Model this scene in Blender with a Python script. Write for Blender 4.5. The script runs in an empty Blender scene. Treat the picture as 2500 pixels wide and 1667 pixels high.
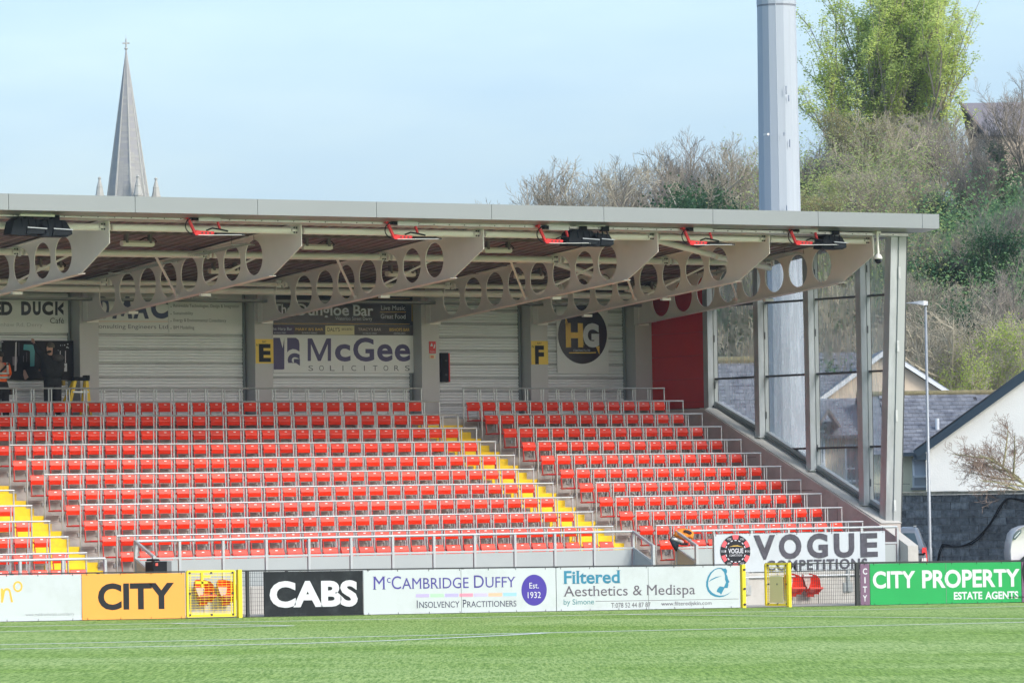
import bpy, bmesh, math, random
from mathutils import Vector, Matrix
random.seed(7)
S = bpy.context.scene
C = S.collection
PI = math.pi

# ------------------------------------------------------------------ camera
FPX, YAW, PIT, ROLL = 12064.587, 0.59811, 0.03221, -0.0155      # calibrated from the seat rows
CAM = Vector((-68.0, -103.463, 2.6))
cam = bpy.data.cameras.new('camera'); co = bpy.data.objects.new('camera', cam); C.objects.link(co)
cam.sensor_width = 36; cam.sensor_fit = 'HORIZONTAL'; cam.lens = FPX/2500*36
cam.clip_start = 1; cam.clip_end = 6000
F0 = Vector((math.sin(YAW)*math.cos(PIT), math.cos(YAW)*math.cos(PIT), math.sin(PIT)))
R0 = Vector((math.cos(YAW), -math.sin(YAW), 0)); U0 = R0.cross(F0)
RR = R0*math.cos(ROLL)+U0*math.sin(ROLL); UU = U0*math.cos(ROLL)-R0*math.sin(ROLL)
M = Matrix((RR, UU, -F0)).transposed().to_4x4(); M.translation = CAM
co.matrix_world = M; S.camera = co

# ------------------------------------------------------------------ sky, sun, exposure
SUN_EL, SUN_AZ = math.radians(33), math.radians(163)     # azimuth clockwise from +Y
w = bpy.data.worlds.new('World'); S.world = w; w.use_nodes = True
nt = w.node_tree; nt.nodes.clear()
out = nt.nodes.new('ShaderNodeOutputWorld'); bg = nt.nodes.new('ShaderNodeBackground')
sky = nt.nodes.new('ShaderNodeTexSky'); sky.sky_type = 'NISHITA'; sky.sun_disc = False
sky.sun_elevation = SUN_EL; sky.sun_rotation = SUN_AZ; sky.altitude = 20; sky.air_density = 1.0; sky.dust_density = 3.0; sky.ozone_density = 1.4
tc = nt.nodes.new('ShaderNodeTexCoord'); mp = nt.nodes.new('ShaderNodeMapping'); mp.inputs['Scale'].default_value = (1.0, 1.0, 5.0)
nz = nt.nodes.new('ShaderNodeTexNoise'); nz.inputs['Scale'].default_value = 5.0; nz.inputs['Detail'].default_value = 6; nz.inputs['Roughness'].default_value = 0.55
rp = nt.nodes.new('ShaderNodeValToRGB'); rp.color_ramp.elements[0].position = 0.35; rp.color_ramp.elements[1].position = 0.75
rp.color_ramp.elements[0].color = (0.28, 0.28, 0.28, 1); rp.color_ramp.elements[1].color = (0.78, 0.78, 0.78, 1)
mx = nt.nodes.new('ShaderNodeMix'); mx.data_type = 'RGBA'
mx.inputs['B'].default_value = (1.25, 2.05, 3.0, 1)                 # thin high cloud veil
L = nt.links.new
L(tc.outputs['Generated'], mp.inputs['Vector']); L(mp.outputs['Vector'], nz.inputs['Vector']); L(nz.outputs['Fac'], rp.inputs['Fac'])
L(rp.outputs['Color'], mx.inputs['Factor']); L(sky.outputs['Color'], mx.inputs['A']); L(mx.outputs['Result'], bg.inputs['Color'])
bg.inputs['Strength'].default_value = 0.15
L(bg.outputs[0], out.inputs['Surface'])
sl = bpy.data.lights.new('sun', 'SUN'); sl.energy = 1.2; sl.angle = math.radians(14); sl.color = (1, .96, .89)
so = bpy.data.objects.new('sun', sl); C.objects.link(so)
sd = Vector((math.sin(SUN_AZ)*math.cos(SUN_EL), math.cos(SUN_AZ)*math.cos(SUN_EL), math.sin(SUN_EL)))
so.rotation_euler = sd.to_track_quat('Z', 'Y').to_euler(); so.location = (0, -30, 40)
S.view_settings.view_transform = 'Standard'; S.view_settings.look = 'None'; S.view_settings.gamma = 1
S.view_settings.use_curve_mapping = False; S.view_settings.exposure = 1.12
S.cycles.max_bounces = 8; S.cycles.transparent_max_bounces = 24

# ------------------------------------------------------------------ measuring helpers (photograph point -> point in the place)
def ray(px, py):
    a = px-1250; b = py-833.5
    u = a*math.cos(ROLL)+b*math.sin(ROLL); v = -a*math.sin(ROLL)+b*math.cos(ROLL)
    return F0 + R0*(u/FPX) - U0*(v/FPX)
def onY(px, py, Y): r = ray(px, py); return CAM + r*((Y-CAM.y)/r.y)
def onX(px, py, X): r = ray(px, py); return CAM + r*((X-CAM.x)/r.x)
def atD(px, py, d): return CAM + ray(px, py)*d
def onPl(px, py, p, n): r = ray(px, py); return CAM + r*((Vector(p)-CAM).dot(n)/r.dot(n))
def gz(x): return .0587-.00968*x                          # the pitch falls about 1 % along its length
def rz(x): return .0027*(x+4)                             # and the roof rises a hair

# ------------------------------------------------------------------ materials
MATS = {}
def mat(name, col, rough=.6, metal=0., var=0., scale=5., bump=0., bscale=40., spec=.5, stretch=(1, 1, 1), dirt=None, dirtscale=1.5, coat=0., bdist=.01, alpha=None):
    if name in MATS: return MATS[name]
    m = bpy.data.materials.new(name); m.use_nodes = True; n = m.node_tree.nodes; l = m.node_tree.links
    b = n['Principled BSDF']; b.inputs['Base Color'].default_value = (*col, 1); b.inputs['Roughness'].default_value = rough
    b.inputs['Metallic'].default_value = metal; b.inputs['Specular IOR Level'].default_value = spec; b.inputs['Coat Weight'].default_value = coat
    if var or bump or dirt:
        t = n.new('ShaderNodeTexCoord'); g = n.new('ShaderNodeNewGeometry'); mp = n.new('ShaderNodeMapping'); mp.inputs['Scale'].default_value = stretch
        l.new(g.outputs['Position'], mp.inputs['Vector'])
    src = None
    if var:
        z = n.new('ShaderNodeTexNoise'); z.inputs['Scale'].default_value = scale; z.inputs['Detail'].default_value = 8; z.inputs['Roughness'].default_value = .6
        l.new(mp.outputs['Vector'], z.inputs['Vector'])
        r = n.new('ShaderNodeValToRGB'); r.color_ramp.elements[0].position = .3; r.color_ramp.elements[1].position = .7
        r.color_ramp.elements[0].color = (*[max(0, c*(1-var)) for c in col], 1); r.color_ramp.elements[1].color = (*[min(1, c*(1+var)) for c in col], 1)
        l.new(z.outputs['Fac'], r.inputs['Fac']); src = r.outputs['Color']; l.new(src, b.inputs['Base Color'])
    if dirt:
        z2 = n.new('ShaderNodeTexNoise'); z2.inputs['Scale'].default_value = dirtscale; z2.inputs['Detail'].default_value = 10; z2.inputs['Roughness'].default_value = .7
        l.new(mp.outputs['Vector'], z2.inputs['Vector'])
        r2 = n.new('ShaderNodeValToRGB'); r2.color_ramp.elements[0].position = .5; r2.color_ramp.elements[1].position = .72
        r2.color_ramp.elements[0].color = (0, 0, 0, 1); r2.color_ramp.elements[1].color = (.8, .8, .8, 1)
        x = n.new('ShaderNodeMix'); x.data_type = 'RGBA'; x.inputs['B'].default_value = (*dirt, 1)
        l.new(z2.outputs['Fac'], r2.inputs['Fac']); l.new(r2.outputs['Color'], x.inputs['Factor'])
        if src: l.new(src, x.inputs['A'])
        else: x.inputs['A'].default_value = (*col, 1)
        l.new(x.outputs['Result'], b.inputs['Base Color'])
    if bump:
        z3 = n.new('ShaderNodeTexNoise'); z3.inputs['Scale'].default_value = bscale; z3.inputs['Detail'].default_value = 6
        l.new(mp.outputs['Vector'], z3.inputs['Vector'])
        bp = n.new('ShaderNodeBump'); bp.inputs['Strength'].default_value = bump; bp.inputs['Distance'].default_value = bdist
        l.new(z3.outputs['Fac'], bp.inputs['Height']); l.new(bp.outputs['Normal'], b.inputs['Normal'])
    if alpha is not None:
        tr = n.new('ShaderNodeBsdfTransparent'); ms = n.new('ShaderNodeMixShader'); o = n['Material Output']
        ms.inputs[0].default_value = alpha; l.new(tr.outputs[0], ms.inputs[1]); l.new(b.outputs[0], ms.inputs[2]); l.new(ms.outputs[0], o.inputs['Surface'])
    MATS[name] = m; return m

galv = mat('galvanised', (.52, .55, .56), .38, .55, .10, 9, dirt=(.40, .42, .43), dirtscale=3)
galv_rail = mat('galvanised_rail', (.44, .47, .49), .38, .45, .08, 12)
galv_mottled = mat('galvanised_mottled', (.40, .43, .45), .45, .35, .28, 2.2, stretch=(1, 1, .35))
concrete = mat('concrete', (.44, .41, .38), .85, 0, .12, 2.5, .25, 60, dirt=(.24, .22, .20), dirtscale=1.1)
conc_light = mat('concrete_light', (.50, .49, .46), .85, 0, .08, 2.0, .2, 50, dirt=(.38, .36, .33), dirtscale=1.3)
conc_end = mat('concrete_end_wall', (.47, .42, .395), .85, 0, .09, 1.6, .2, 50, dirt=(.28, .24, .22), dirtscale=.9)
yellow = mat('step_yellow', (.80, .55, .01), .7, 0, .06, 4, dirt=(.62, .43, .05), dirtscale=5)
yellow_metal = mat('yellow_metal', (.85, .66, .02), .45)
seat_red = mat('seat_red', (.86, .036, .006), .38, 0, .10, 2.5, spec=.45, coat=.26)
seat_dark = mat('seat_frame_red', (.62, .012, .015), .4)
_n = seat_red.node_tree.nodes; _l = seat_red.node_tree.links; _b = _n['Principled BSDF']; _src = _b.inputs['Base Color'].links[0].from_socket
_oi = _n.new('ShaderNodeObjectInfo'); _mr = _n.new('ShaderNodeMapRange'); _mr.inputs[3].default_value = .78; _mr.inputs[4].default_value = 1.10; _hs = _n.new('ShaderNodeHueSaturation')
_l.new(_oi.outputs['Random'], _mr.inputs[0]); _l.new(_mr.outputs[0], _hs.inputs['Value']); _l.new(_src, _hs.inputs['Color']); _l.new(_hs.outputs['Color'], _b.inputs['Base Color'])
white_tag = mat('tag_white', (.75, .72, .70), .4)
cream_steel = mat('cream_steel', (.80, .745, .745), .5, 0, .03, 2, .0)
hole_edge = cream_steel
tube_white = mat('tube_paint', (.84, .80, .80), .4, 0, .03, 3)
fascia_m = mat('fascia_grey', (.235, .26, .275), .5, .05, .02, .7)
soffit_m = mat('soffit_metal', (.36, .36, .36), .35, .6, .10, 3)
deck_m = mat('roof_deck', (.20, .135, .14), .5, .2, .1, 3)
shutter_m = mat('shutter_metal', (.71, .73, .76), .45, .1, .03, 1.2)
shutter_dk = mat('shutter_seal', (.02, .025, .025), .7)
column_m = mat('column_paint', (.50, .49, .50), .6, 0, .03, 3)
guide_m = mat('guide_grey', (.20, .23, .24), .5, .2)
red_panel = mat('red_cladding', (.62, .006, .006), .38, 0, .04, 2)
black_p = mat('black_plastic', (.008, .010, .013), .6, spec=.15)
black_r = mat('black_rail', (.02, .025, .03), .4)
white_p = mat('white_plastic', (.75, .74, .72), .4)
dark_m = mat('dark_bolt', (.03, .03, .035), .5)
mullion_m = mat('mullion_dark', (.045, .05, .055), .45)
frame_m = mat('frame_greygreen', (.36, .385, .39), .45, .1)
barrier_p = mat('barrier_panel', (.36, .40, .41), .35, .05, .03, 1.3)
barrier_f = mat('barrier_frame', (.44, .48, .50), .4, .3, .05, 6)
beige_p = mat('panel_beige', (.42, .37, .27), .6)
white_b = mat('banner_white', (.48, .53, .57), .5, 0, .015, 1, .08, 3, bdist=.03, dirt=(.40, .44, .46), dirtscale=.8)
white_s = mat('shutter_banner_white', (.68, .69, .71), .45, 0, .02, 2, .15, 5, stretch=(1, 1, 4), bdist=.02)

# ------------------------------------------------------------------ mesh helpers
class MB:
    def __init__(s): s.v = []; s.f = []; s.sm = []
    def quad(s, a, b, c, d):
        i = len(s.v); s.v += [tuple(a), tuple(b), tuple(c), tuple(d)]; s.f.append((i, i+1, i+2, i+3)); return s
    def poly(s, pts):
        i = len(s.v); s.v += [tuple(p) for p in pts]; s.f.append(tuple(range(i, i+len(pts)))); return s
    def box(s, x0, x1, y0, y1, z0, z1):
        if x0 > x1: x0, x1 = x1, x0
        if y0 > y1: y0, y1 = y1, y0
        if z0 > z1: z0, z1 = z1, z0
        i = len(s.v); s.v += [(x0, y0, z0), (x1, y0, z0), (x1, y1, z0), (x0, y1, z0), (x0, y0, z1), (x1, y0, z1), (x1, y1, z1), (x0, y1, z1)]
        s.f += [(i, i+3, i+2, i+1), (i+4, i+5, i+6, i+7), (i, i+1, i+5, i+4), (i+1, i+2, i+6, i+5), (i+2, i+3, i+7, i+6), (i+3, i, i+4, i+7)]; return s
    def hexa(s, b, t):      # bottom 4 pts, top 4 pts, both counter-clockwise from above
        i = len(s.v); s.v += [tuple(p) for p in b]+[tuple(p) for p in t]
        s.f += [(i, i+3, i+2, i+1), (i+4, i+5, i+6, i+7), (i, i+1, i+5, i+4), (i+1, i+2, i+6, i+5), (i+2, i+3, i+7, i+6), (i+3, i, i+4, i+7)]; return s
    def tube(s, p, q, r, r2=None, n=8, cap=True):
        p = Vector(p); q = Vector(q); r2 = r if r2 is None else r2
        d = (q-p)
        if d.length < 1e-7: return s
        d.normalize(); a = d.orthogonal().normalized(); b = d.cross(a); i = len(s.v)
        for c, rad in ((p, r), (q, r2)):
            for k in range(n):
                t = 2*PI*k/n; s.v.append(tuple(c+a*(math.cos(t)*rad)+b*(math.sin(t)*rad)))
        for k in range(n): s.f.append((i+k, i+(k+1) % n, i+n+(k+1) % n, i+n+k))
        if cap: s.f.append(tuple(i+k for k in reversed(range(n)))); s.f.append(tuple(i+n+k for k in range(n)))
        return s
    def bar(s, p, q, wx, wz, up=(0, 0, 1)):   # rectangular bar from p to q
        p = Vector(p); q = Vector(q); d = (q-p).normalized(); a = d.cross(Vector(up)).normalized(); b = a.cross(d)
        pts = []
        for c in (p, q):
            pts.append([c-a*wx/2-b*wz/2, c+a*wx/2-b*wz/2, c+a*wx/2+b*wz/2, c-a*wx/2+b*wz/2])
        i = len(s.v); s.v += [tuple(x) for x in pts[0]+pts[1]]
        s.f += [(i, i+3, i+2, i+1), (i+4, i+5, i+6, i+7), (i, i+1, i+5, i+4), (i+1, i+2, i+6, i+5), (i+2, i+3, i+7, i+6), (i+3, i, i+4, i+7)]; return s
    def path(s, pts, r, n=6):
        for a, b in zip(pts, pts[1:]): s.tube(a, b, r, n=n)
        return s
    def prismX(s, yz, x0, x1):   # polygon in the Y-Z plane extruded along X
        i = len(s.v); n = len(yz)
        s.v += [(x0, y, z) for y, z in yz]+[(x1, y, z) for y, z in yz]
        s.f += [tuple(i+k for k in range(n)), tuple(i+n+k for k in reversed(range(n)))]
        for k in range(n): s.f.append((i+k, i+n+k, i+n+(k+1) % n, i+(k+1) % n))
        return s
    def prismY(s, xz, y0, y1):
        i = len(s.v); n = len(xz)
        s.v += [(x, y0, z) for x, z in xz]+[(x, y1, z) for x, z in xz]
        s.f += [tuple(i+k for k in range(n)), tuple(i+n+k for k in reversed(range(n)))]
        for k in range(n): s.f.append((i+k, i+n+k, i+n+(k+1) % n, i+(k+1) % n))
        return s
    def lathe(s, prof, n=12, c=(0, 0, 0), phase=0):   # profile of (r, z)
        i = len(s.v)
        for r, z in prof:
            for k in range(n):
                t = 2*PI*k/n+phase; s.v.append((c[0]+math.cos(t)*r, c[1]+math.sin(t)*r, c[2]+z))
        for j in range(len(prof)-1):
            for k in range(n): s.f.append((i+j*n+k, i+j*n+(k+1) % n, i+(j+1)*n+(k+1) % n, i+(j+1)*n+k))
        s.f.append(tuple(i+k for k in reversed(range(n)))); s.f.append(tuple(i+(len(prof)-1)*n+k for k in range(n)))
        return s
    def mesh(s, name, off=(0, 0, 0), smooth=False, fix=True):
        me = bpy.data.meshes.new(name); o = Vector(off)
        me.from_pydata([(v[0]-o.x, v[1]-o.y, v[2]-o.z) for v in s.v], [], s.f)
        if fix:
            bm = bmesh.new(); bm.from_mesh(me); bmesh.ops.recalc_face_normals(bm, faces=bm.faces); bm.to_mesh(me); bm.free()
        if smooth:
            for p in me.polygons: p.use_smooth = True
        me.update(); return me

def islands(mb):
    par = list(range(len(mb.v)))
    def fd(a):
        while par[a] != a: par[a] = par[par[a]]; a = par[a]
        return a
    for f in mb.f:
        for k in f[1:]: par[fd(k)] = fd(f[0])
    gr = {}
    for f in mb.f: gr.setdefault(fd(f[0]), []).append(f)
    res = []
    for fs in gr.values():
        ids = sorted({i for f in fs for i in f}); mp_ = {a: b for b, a in enumerate(ids)}
        m = MB(); m.v = [mb.v[i] for i in ids]; m.f = [tuple(mp_[i] for i in f) for f in fs]; res.append(m)
    return res

def wloc(o):
    v = Vector((0, 0, 0))
    while o: v += o.location; o = o.parent
    return v
def link(name, me, m=None, parent=None, loc=None, label=None, kind=None):
    o = bpy.data.objects.new(name, me); C.objects.link(o)
    if m is not None and me is not None and not me.materials: me.materials.append(m)
    if parent is not None: o.parent = parent
    if loc is not None: o.location = loc
    if label: o['label'] = label
    if kind: o['kind'] = kind
    return o
SPLIT = {'guide', 'wall_joint', 'knee_brace', 'purlin', 'porch_verge', 'porch_roof', 'top_tray', 'latch', 'cleat', 'roof', 'cable', 'sill'}
def part(name, mb, m, parent, label=None, smooth=False, kind=None, fix=True):     # mb in world coordinates
    if name in SPLIT and kind is None:
        k = islands(mb)
        if 1 < len(k) < 40 and not (name == 'cable'):
            return [link(name, x.mesh(name, wloc(parent), smooth, fix), m, parent, label=label) for x in k][0]
    return link(name, mb.mesh(name, wloc(parent), smooth, fix), m, parent, label=label, kind=kind)
def thing(name, label, cat, loc=(0, 0, 0), group=None):
    o = bpy.data.objects.new(name, None); C.objects.link(o); o.location = loc; o.empty_display_size = .2
    o['label'] = label; o['category'] = cat
    if group: o['group'] = group
    return o
def solo(name, mb, m, label, cat, group=None, smooth=False, base=None):
    base = base if base is not None else (0, 0, 0)
    o = link(name, mb.mesh(name, base, smooth), m, None, base); o['label'] = label; o['category'] = cat
    if group: o['group'] = group
    return o
def struct(name, mb, m, smooth=False, fix=True): return link(name, mb.mesh(name, smooth=smooth, fix=fix), m, kind='structure')
def stuff(name, mb, m, label, cat, fix=False):
    o = link(name, mb.mesh(name, fix=fix), m, kind='stuff'); o['label'] = label; o['category'] = cat; return o
ORD = ['', 'first', 'second', 'third', 'fourth', 'fifth', 'sixth', 'seventh', 'eighth', 'ninth', 'tenth', 'eleventh', 'twelfth', 'thirteenth', 'fourteenth', 'fifteenth', 'sixteenth', 'seventeenth', 'eighteenth', 'nineteenth', 'twentieth'] + ['twenty-'+x for x in ('first', 'second', 'third', 'fourth', 'fifth', 'sixth', 'seventh', 'eighth', 'ninth')]

def curve2mesh(cu):
    ob = bpy.data.objects.new('tmp', cu); C.objects.link(ob); bpy.context.view_layer.update()
    dg = bpy.context.evaluated_depsgraph_get(); me = bpy.data.meshes.new_from_object(ob.evaluated_get(dg))
    bpy.data.objects.remove(ob); return me
def fill_polys(polys, ext=0.0):          # flat shape with holes in the local XY plane
    cu = bpy.data.curves.new('fill', 'CURVE'); cu.dimensions = '2D'; cu.fill_mode = 'BOTH'; cu.extrude = ext
    for p in polys:
        sp = cu.splines.new('POLY'); sp.points.add(len(p)-1); sp.use_cyclic_u = True
        for k, (x, y) in enumerate(p): sp.points[k].co = (x, y, 0, 1)
    me = curve2mesh(cu); bpy.data.curves.remove(cu); return me
def ell(cx, cy, rx, ry, n=32, a0=0, a1=2*PI):
    full = abs(a1-a0-2*PI) < 1e-6
    return [(cx+rx*math.cos(a0+(a1-a0)*k/(n if full else n-1)), cy+ry*math.sin(a0+(a1-a0)*k/(n if full else n-1))) for k in range(n)]

def text_mesh(s, bold=0., serif=0., space=1.0):
    cu = bpy.data.curves.new('t', 'FONT'); cu.body = s; cu.size = 1; cu.offset = bold; cu.space_character = space
    cu.resolution_u = 4
    me = curve2mesh(cu); bpy.data.curves.remove(cu)
    V = [(v.co.x, v.co.y) for v in me.vertices]; Fs = [tuple(p.vertices) for p in me.polygons]
    if serif:
        bm = bmesh.new(); bm.from_mesh(me); bmesh.ops.remove_doubles(bm, verts=bm.verts, dist=1e-5)
        for e in [e for e in bm.edges if len(e.link_faces) == 1]:
            a, b = e.verts[0].co, e.verts[1].co
            if abs(a.y-b.y) > .004: continue
            x0, x1 = min(a.x, b.x), max(a.x, b.x); ln = x1-x0
            if ln < .035 or ln > .22: continue
            cy = sum(v.co.y for v in e.link_faces[0].verts)/len(e.link_faces[0].verts)
            t = .022; y0, y1 = (a.y-t, a.y) if cy < a.y else (a.y, a.y+t)
            k = serif
            i = len(V); V += [(x0-k, y0), (x1+k, y0), (x1+k, y1), (x0-k, y1)]; Fs.append((i, i+1, i+2, i+3))
        bm.free()
    bpy.data.meshes.remove(me)
    return V, Fs
def put_text(s, x0, x1, yt, yb, Y, m, parent, bold=0., serif=0., space=1., slope=0., name='lettering', lift=.004):
    """lettering fitted to the box x0..x1 / yt..yb (photograph pixels, heights taken at its middle) on the plane Y"""
    V, Fs = text_mesh(s, bold, serif, space)
    ax0 = min(v[0] for v in V); ax1 = max(v[0] for v in V); ay0 = min(v[1] for v in V); ay1 = max(v[1] for v in V)
    xm = (x0+x1)/2; ym = (yt+yb)/2
    X0 = onY(x0, ym, Y).x; X1 = onY(x1, ym, Y).x; Zt = onY(xm, yt, Y).z; Zb = onY(xm, yb, Y).z; Xm = (X0+X1)/2
    mb = MB()
    for vx, vy in V:
        X = X0+(vx-ax0)/(ax1-ax0)*(X1-X0); Z = Zb+(vy-ay0)/(ay1-ay0)*(Zt-Zb)
        mb.v.append((X, Y-lift, Z+slope*(X-Xm)))
    mb.f = Fs
    return part(name, mb, m, parent, fix=False)
def put_shape(polys, Y, m, parent, name, lift=.003, px=True):
    """flat print given as outlines in photograph pixels on the plane Y"""
    P = [[((onY(x, y, Y).x, onY(x, y, Y).z) if px else (x, y)) for x, y in p] for p in polys]
    me = fill_polys(P); off = wloc(parent)
    for v in me.vertices: x, z = v.co.x, v.co.y; v.co = (x-off.x, Y-lift-off.y, z-off.z)
    return link(name, me, m, parent)

# ================================================================== ground, pitch, paths
turf = bpy.data.materials.new('turf'); turf.use_nodes = True
n = turf.node_tree.nodes; l = turf.node_tree.links; b = n['Principled BSDF']; b.inputs['Roughness'].default_value = .75; b.inputs['Specular IOR Level'].default_value = .08
g = n.new('ShaderNodeNewGeometry')
def tn(scale, st, det=6, rough=.6):
    mr0 = n.new('ShaderNodeMapping'); mr0.inputs['Rotation'].default_value = (0, 0, YAW); l.new(g.outputs['Position'], mr0.inputs['Vector'])
    mp = n.new('ShaderNodeMapping'); mp.inputs['Scale'].default_value = st; l.new(mr0.outputs['Vector'], mp.inputs['Vector']); z = n.new('ShaderNodeTexNoise'); z.inputs['Scale'].default_value = scale; z.inputs['Detail'].default_value = det; z.inputs['Roughness'].default_value = rough
    l.new(mp.outputs['Vector'], z.inputs['Vector']); return z.outputs['Fac']
def ramp(f, p0, c0, p1, c1):
    r = n.new('ShaderNodeValToRGB'); r.color_ramp.elements[0].position = p0; r.color_ramp.elements[1].position = p1
    r.color_ramp.elements[0].color = (*c0, 1); r.color_ramp.elements[1].color = (*c1, 1); l.new(f, r.inputs['Fac']); return r.outputs['Color']
def mixc(f, a, bb, mode='MIX'):
    x = n.new('ShaderNodeMix'); x.data_type = 'RGBA'; x.blend_type = mode
    if isinstance(f, float): x.inputs['Factor'].default_value = f
    else: l.new(f, x.inputs['Factor'])
    l.new(a, x.inputs['A'])
    if isinstance(bb, tuple): x.inputs['B'].default_value = (*bb, 1)
    else: l.new(bb, x.inputs['B'])
    return x.outputs['Result']
fine = ramp(tn(24, (1, .055, 1), 3, .8), .36, (.12, .23, .035), .64, (.39, .52, .16))
big = ramp(tn(.20, (.6, .8, 1), 5, .65), .36, (.74, .82, .55), .64, (1.22, 1.12, 1.45))
c1 = mixc(1.0, fine, big, 'MULTIPLY')
spk = ramp(tn(24, (1, .06, 1), 2, .5), .70, (0, 0, 0), .80, (.5, .5, .5))
c2 = mixc(spk, c1, (.50, .62, .36)); l.new(c2, b.inputs['Base Color'])
bp = n.new('ShaderNodeBump'); bp.inputs['Strength'].default_value = .5; bp.inputs['Distance'].default_value = .02
l.new(tn(40, (1, .2, 1), 4, .7), bp.inputs['Height']); l.new(bp.outputs['Normal'], b.inputs['Normal'])
asphalt = mat('asphalt', (.11, .11, .11), .9, 0, .15, 8, .2, 80)
paving = mat('paving', (.40, .39, .365), .85, 0, .08, 1.5, .1, 30)
soil = mat('far_ground', (.10, .12, .06), .95, 0, .3, .05)
line_m = mat('line_paint', (.82, .86, .82), .7, 0, .12, 14)

q = MB(); q.quad((-3000, -3000, -1.6), (3000, -3000, -1.6), (3000, 3000, -1.6), (-3000, 3000, -1.6)); struct('ground', q, soil)
q = MB(); q.quad((-160, -135, gz(-160)), (22, -135, gz(22)), (22, -12.05, gz(22)), (-160, -12.05, gz(-160))); struct('pitch', q, turf)
q = MB(); q.quad((-60, -12.05, gz(-60)+.01), (8.6, -12.05, gz(8.6)+.01), (8.6, -9.2, gz(8.6)+.02), (-60, -9.2, gz(-60)+.02)); struct('path', q, paving)
q = MB(); q.quad((8.6, -12.05, .12), (60, -12.05, .12), (60, 70, .12), (8.6, 70, .12)); struct('car_park', q, asphalt)
def pline(pts, w=.19):
    m = MB()
    for (x0, y0), (x1, y1) in zip(pts, pts[1:]):
        d = Vector((x1-x0, y1-y0)); d.normalize(); nx, ny = -d.y*w/2, d.x*w/2
        m.quad((x0-nx, y0-ny, gz(x0-nx)+.006), (x1-nx, y1-ny, gz(x1-nx)+.006), (x1+nx, y1+ny, gz(x1+nx)+.006), (x0+nx, y0+ny, gz(x0+nx)+.006))
    return m
lm = MB()
for pts in ([(-120, -16.75), (20, -16.55)], [(-60, -21.5), (-17.1, -21.0)], [(-17.3, -16.75), (-17.1, -21.0)], [(-80, -30.5), (20, -30.5)], [(-6.0, -16.7), (-4.2, -28.5), (-2.2, -42)],
            [(-36, -30.9), (-33, -32.2), (-30, -33.2), (-27, -33.9), (-25, -33.9), (-23, -33.4), (-21, -32.5), (-19.3, -31.6), (-17.7, -30.6)]):
    a = pline(pts); k = len(lm.v); lm.v += a.v; lm.f += [tuple(i+k for i in f) for f in a.f]
struct('pitch_line', lm, line_m, fix=False)

# ================================================================== grandstand
W, SD, SH = .48, .81669, .34876
def RZ(n): return 5.44841-n*SH           # rail height of row n
def RY(n): return -n*SD
def TZ(n): return RZ(n)-1.284             # tread in front of rail n
XA, XB, XC, XE = -13.71717, -.25445, .99118, -14.95924
XD = XC+13*W
stand = thing('grandstand', 'grey steel and concrete football stand with red seats under a cantilever roof', 'grandstand', (-5, 0, 0))
# terrace: risers and treads
t = MB(); X0, X1 = -40, 7.46
prof = [(2.3, 4.70), (.10, 4.70), (.10, TZ(0)+SH), (.035, TZ(0)+SH)]
for k in range(12):
    prof += [(RY(k)+.035, TZ(k)), (RY(k+1)+.035, TZ(k))]
prof[-1] = (-9.55, TZ(11))
prof2 = prof+[(-9.55, -.6), (2.3, -.6)]
t.prismX(prof2, X0, X1); part('terrace', t, concrete, stand)
# thin horizontal joints in the riser (precast nosings)
q = MB()
for k in range(11):
    q.box(X0, X1, RY(k+1)+.022, RY(k+1)+.036, TZ(k)-.045, TZ(k)+.004)
part('nosing', q, conc_light, stand)
# yellow steps of the two aisles
for (xa, xb) in ((XB-.12, XC-.03), (XE-.12, XA-.03)):
    for k in range(0, 12):
        zt, zb = TZ(k)+SH, TZ(k); y = RY(k)+.02
        if k == 0: zt = zb+SH
        q = MB(); q.box(xa, xb, y-.012, y+.30, zb, zt+.006); part('step', q, yellow, stand)
        q = MB(); q.box(xa, xb-.02, y-.41, y-.012, zb, zb+SH/2); part('step', q, yellow, stand)
# front wall
q = MB()
for a, bb in ((-40, XE-.1), (XA-.12, XB+.0), (XC-.2, 7.45)): q.box(a, bb, -9.62, -9.42, -.5, .80 if a > -20 else .5)
part('front_wall', q, conc_light, stand)
q = MB()
x = -13.6
while x < 7.2:
    if not (XB < x < XC): q.box(x, x+.012, -9.628, -9.6205, -.2, .78)
    x += 1.22
part('wall_joint', q, mat('joint_dark', (.22, .21, .20), .9), stand)
# sloping end wall with coping
prof = [(2.2, 4.92), (-1.42, 4.86), (-8.55, 1.89), (-8.6, -.5), (2.2, -.5)]
q = MB(); q.prismX(prof, 7.46, 8.12); part('end_wall', q, conc_end, stand)
q = MB(); q.prismX([(-8.601, 1.865), (-9.64, 1.36), (-9.64, -.4), (-8.601, -.4)], 7.46, 7.78); part('end_wall', q, conc_light, stand)
q = MB(); q.prismX([(-1.40, 4.863), (-8.55, 1.893), (-8.58, 1.915), (-1.40, 4.89)], 7.50, 8.14); q.prismX([(2.1, 4.90), (-1.40, 4.863), (-1.40, 4.89), (2.1, 4.925)], 7.50, 8.14)
part('coping', q, conc_light, stand)
q = MB()
for y0, z0, z1 in ((-2.95, 2.9, 4.1), (-4.6, 2.2, 3.4), (-6.9, 1.3, 2.45)): q.box(7.452, 7.459, y0, y0+.014, z0, z1)
for y0, y1, z in ((-5.9, -4.6, 2.75), (-8.4, -6.9, 1.72), (-3.6, -2.95, 3.6)): q.box(7.452, 7.459, y0, y1, z, z+.014)
part('wall_joint', q, mat('joint_brown', (.20, .17, .155), .9), stand)
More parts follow.
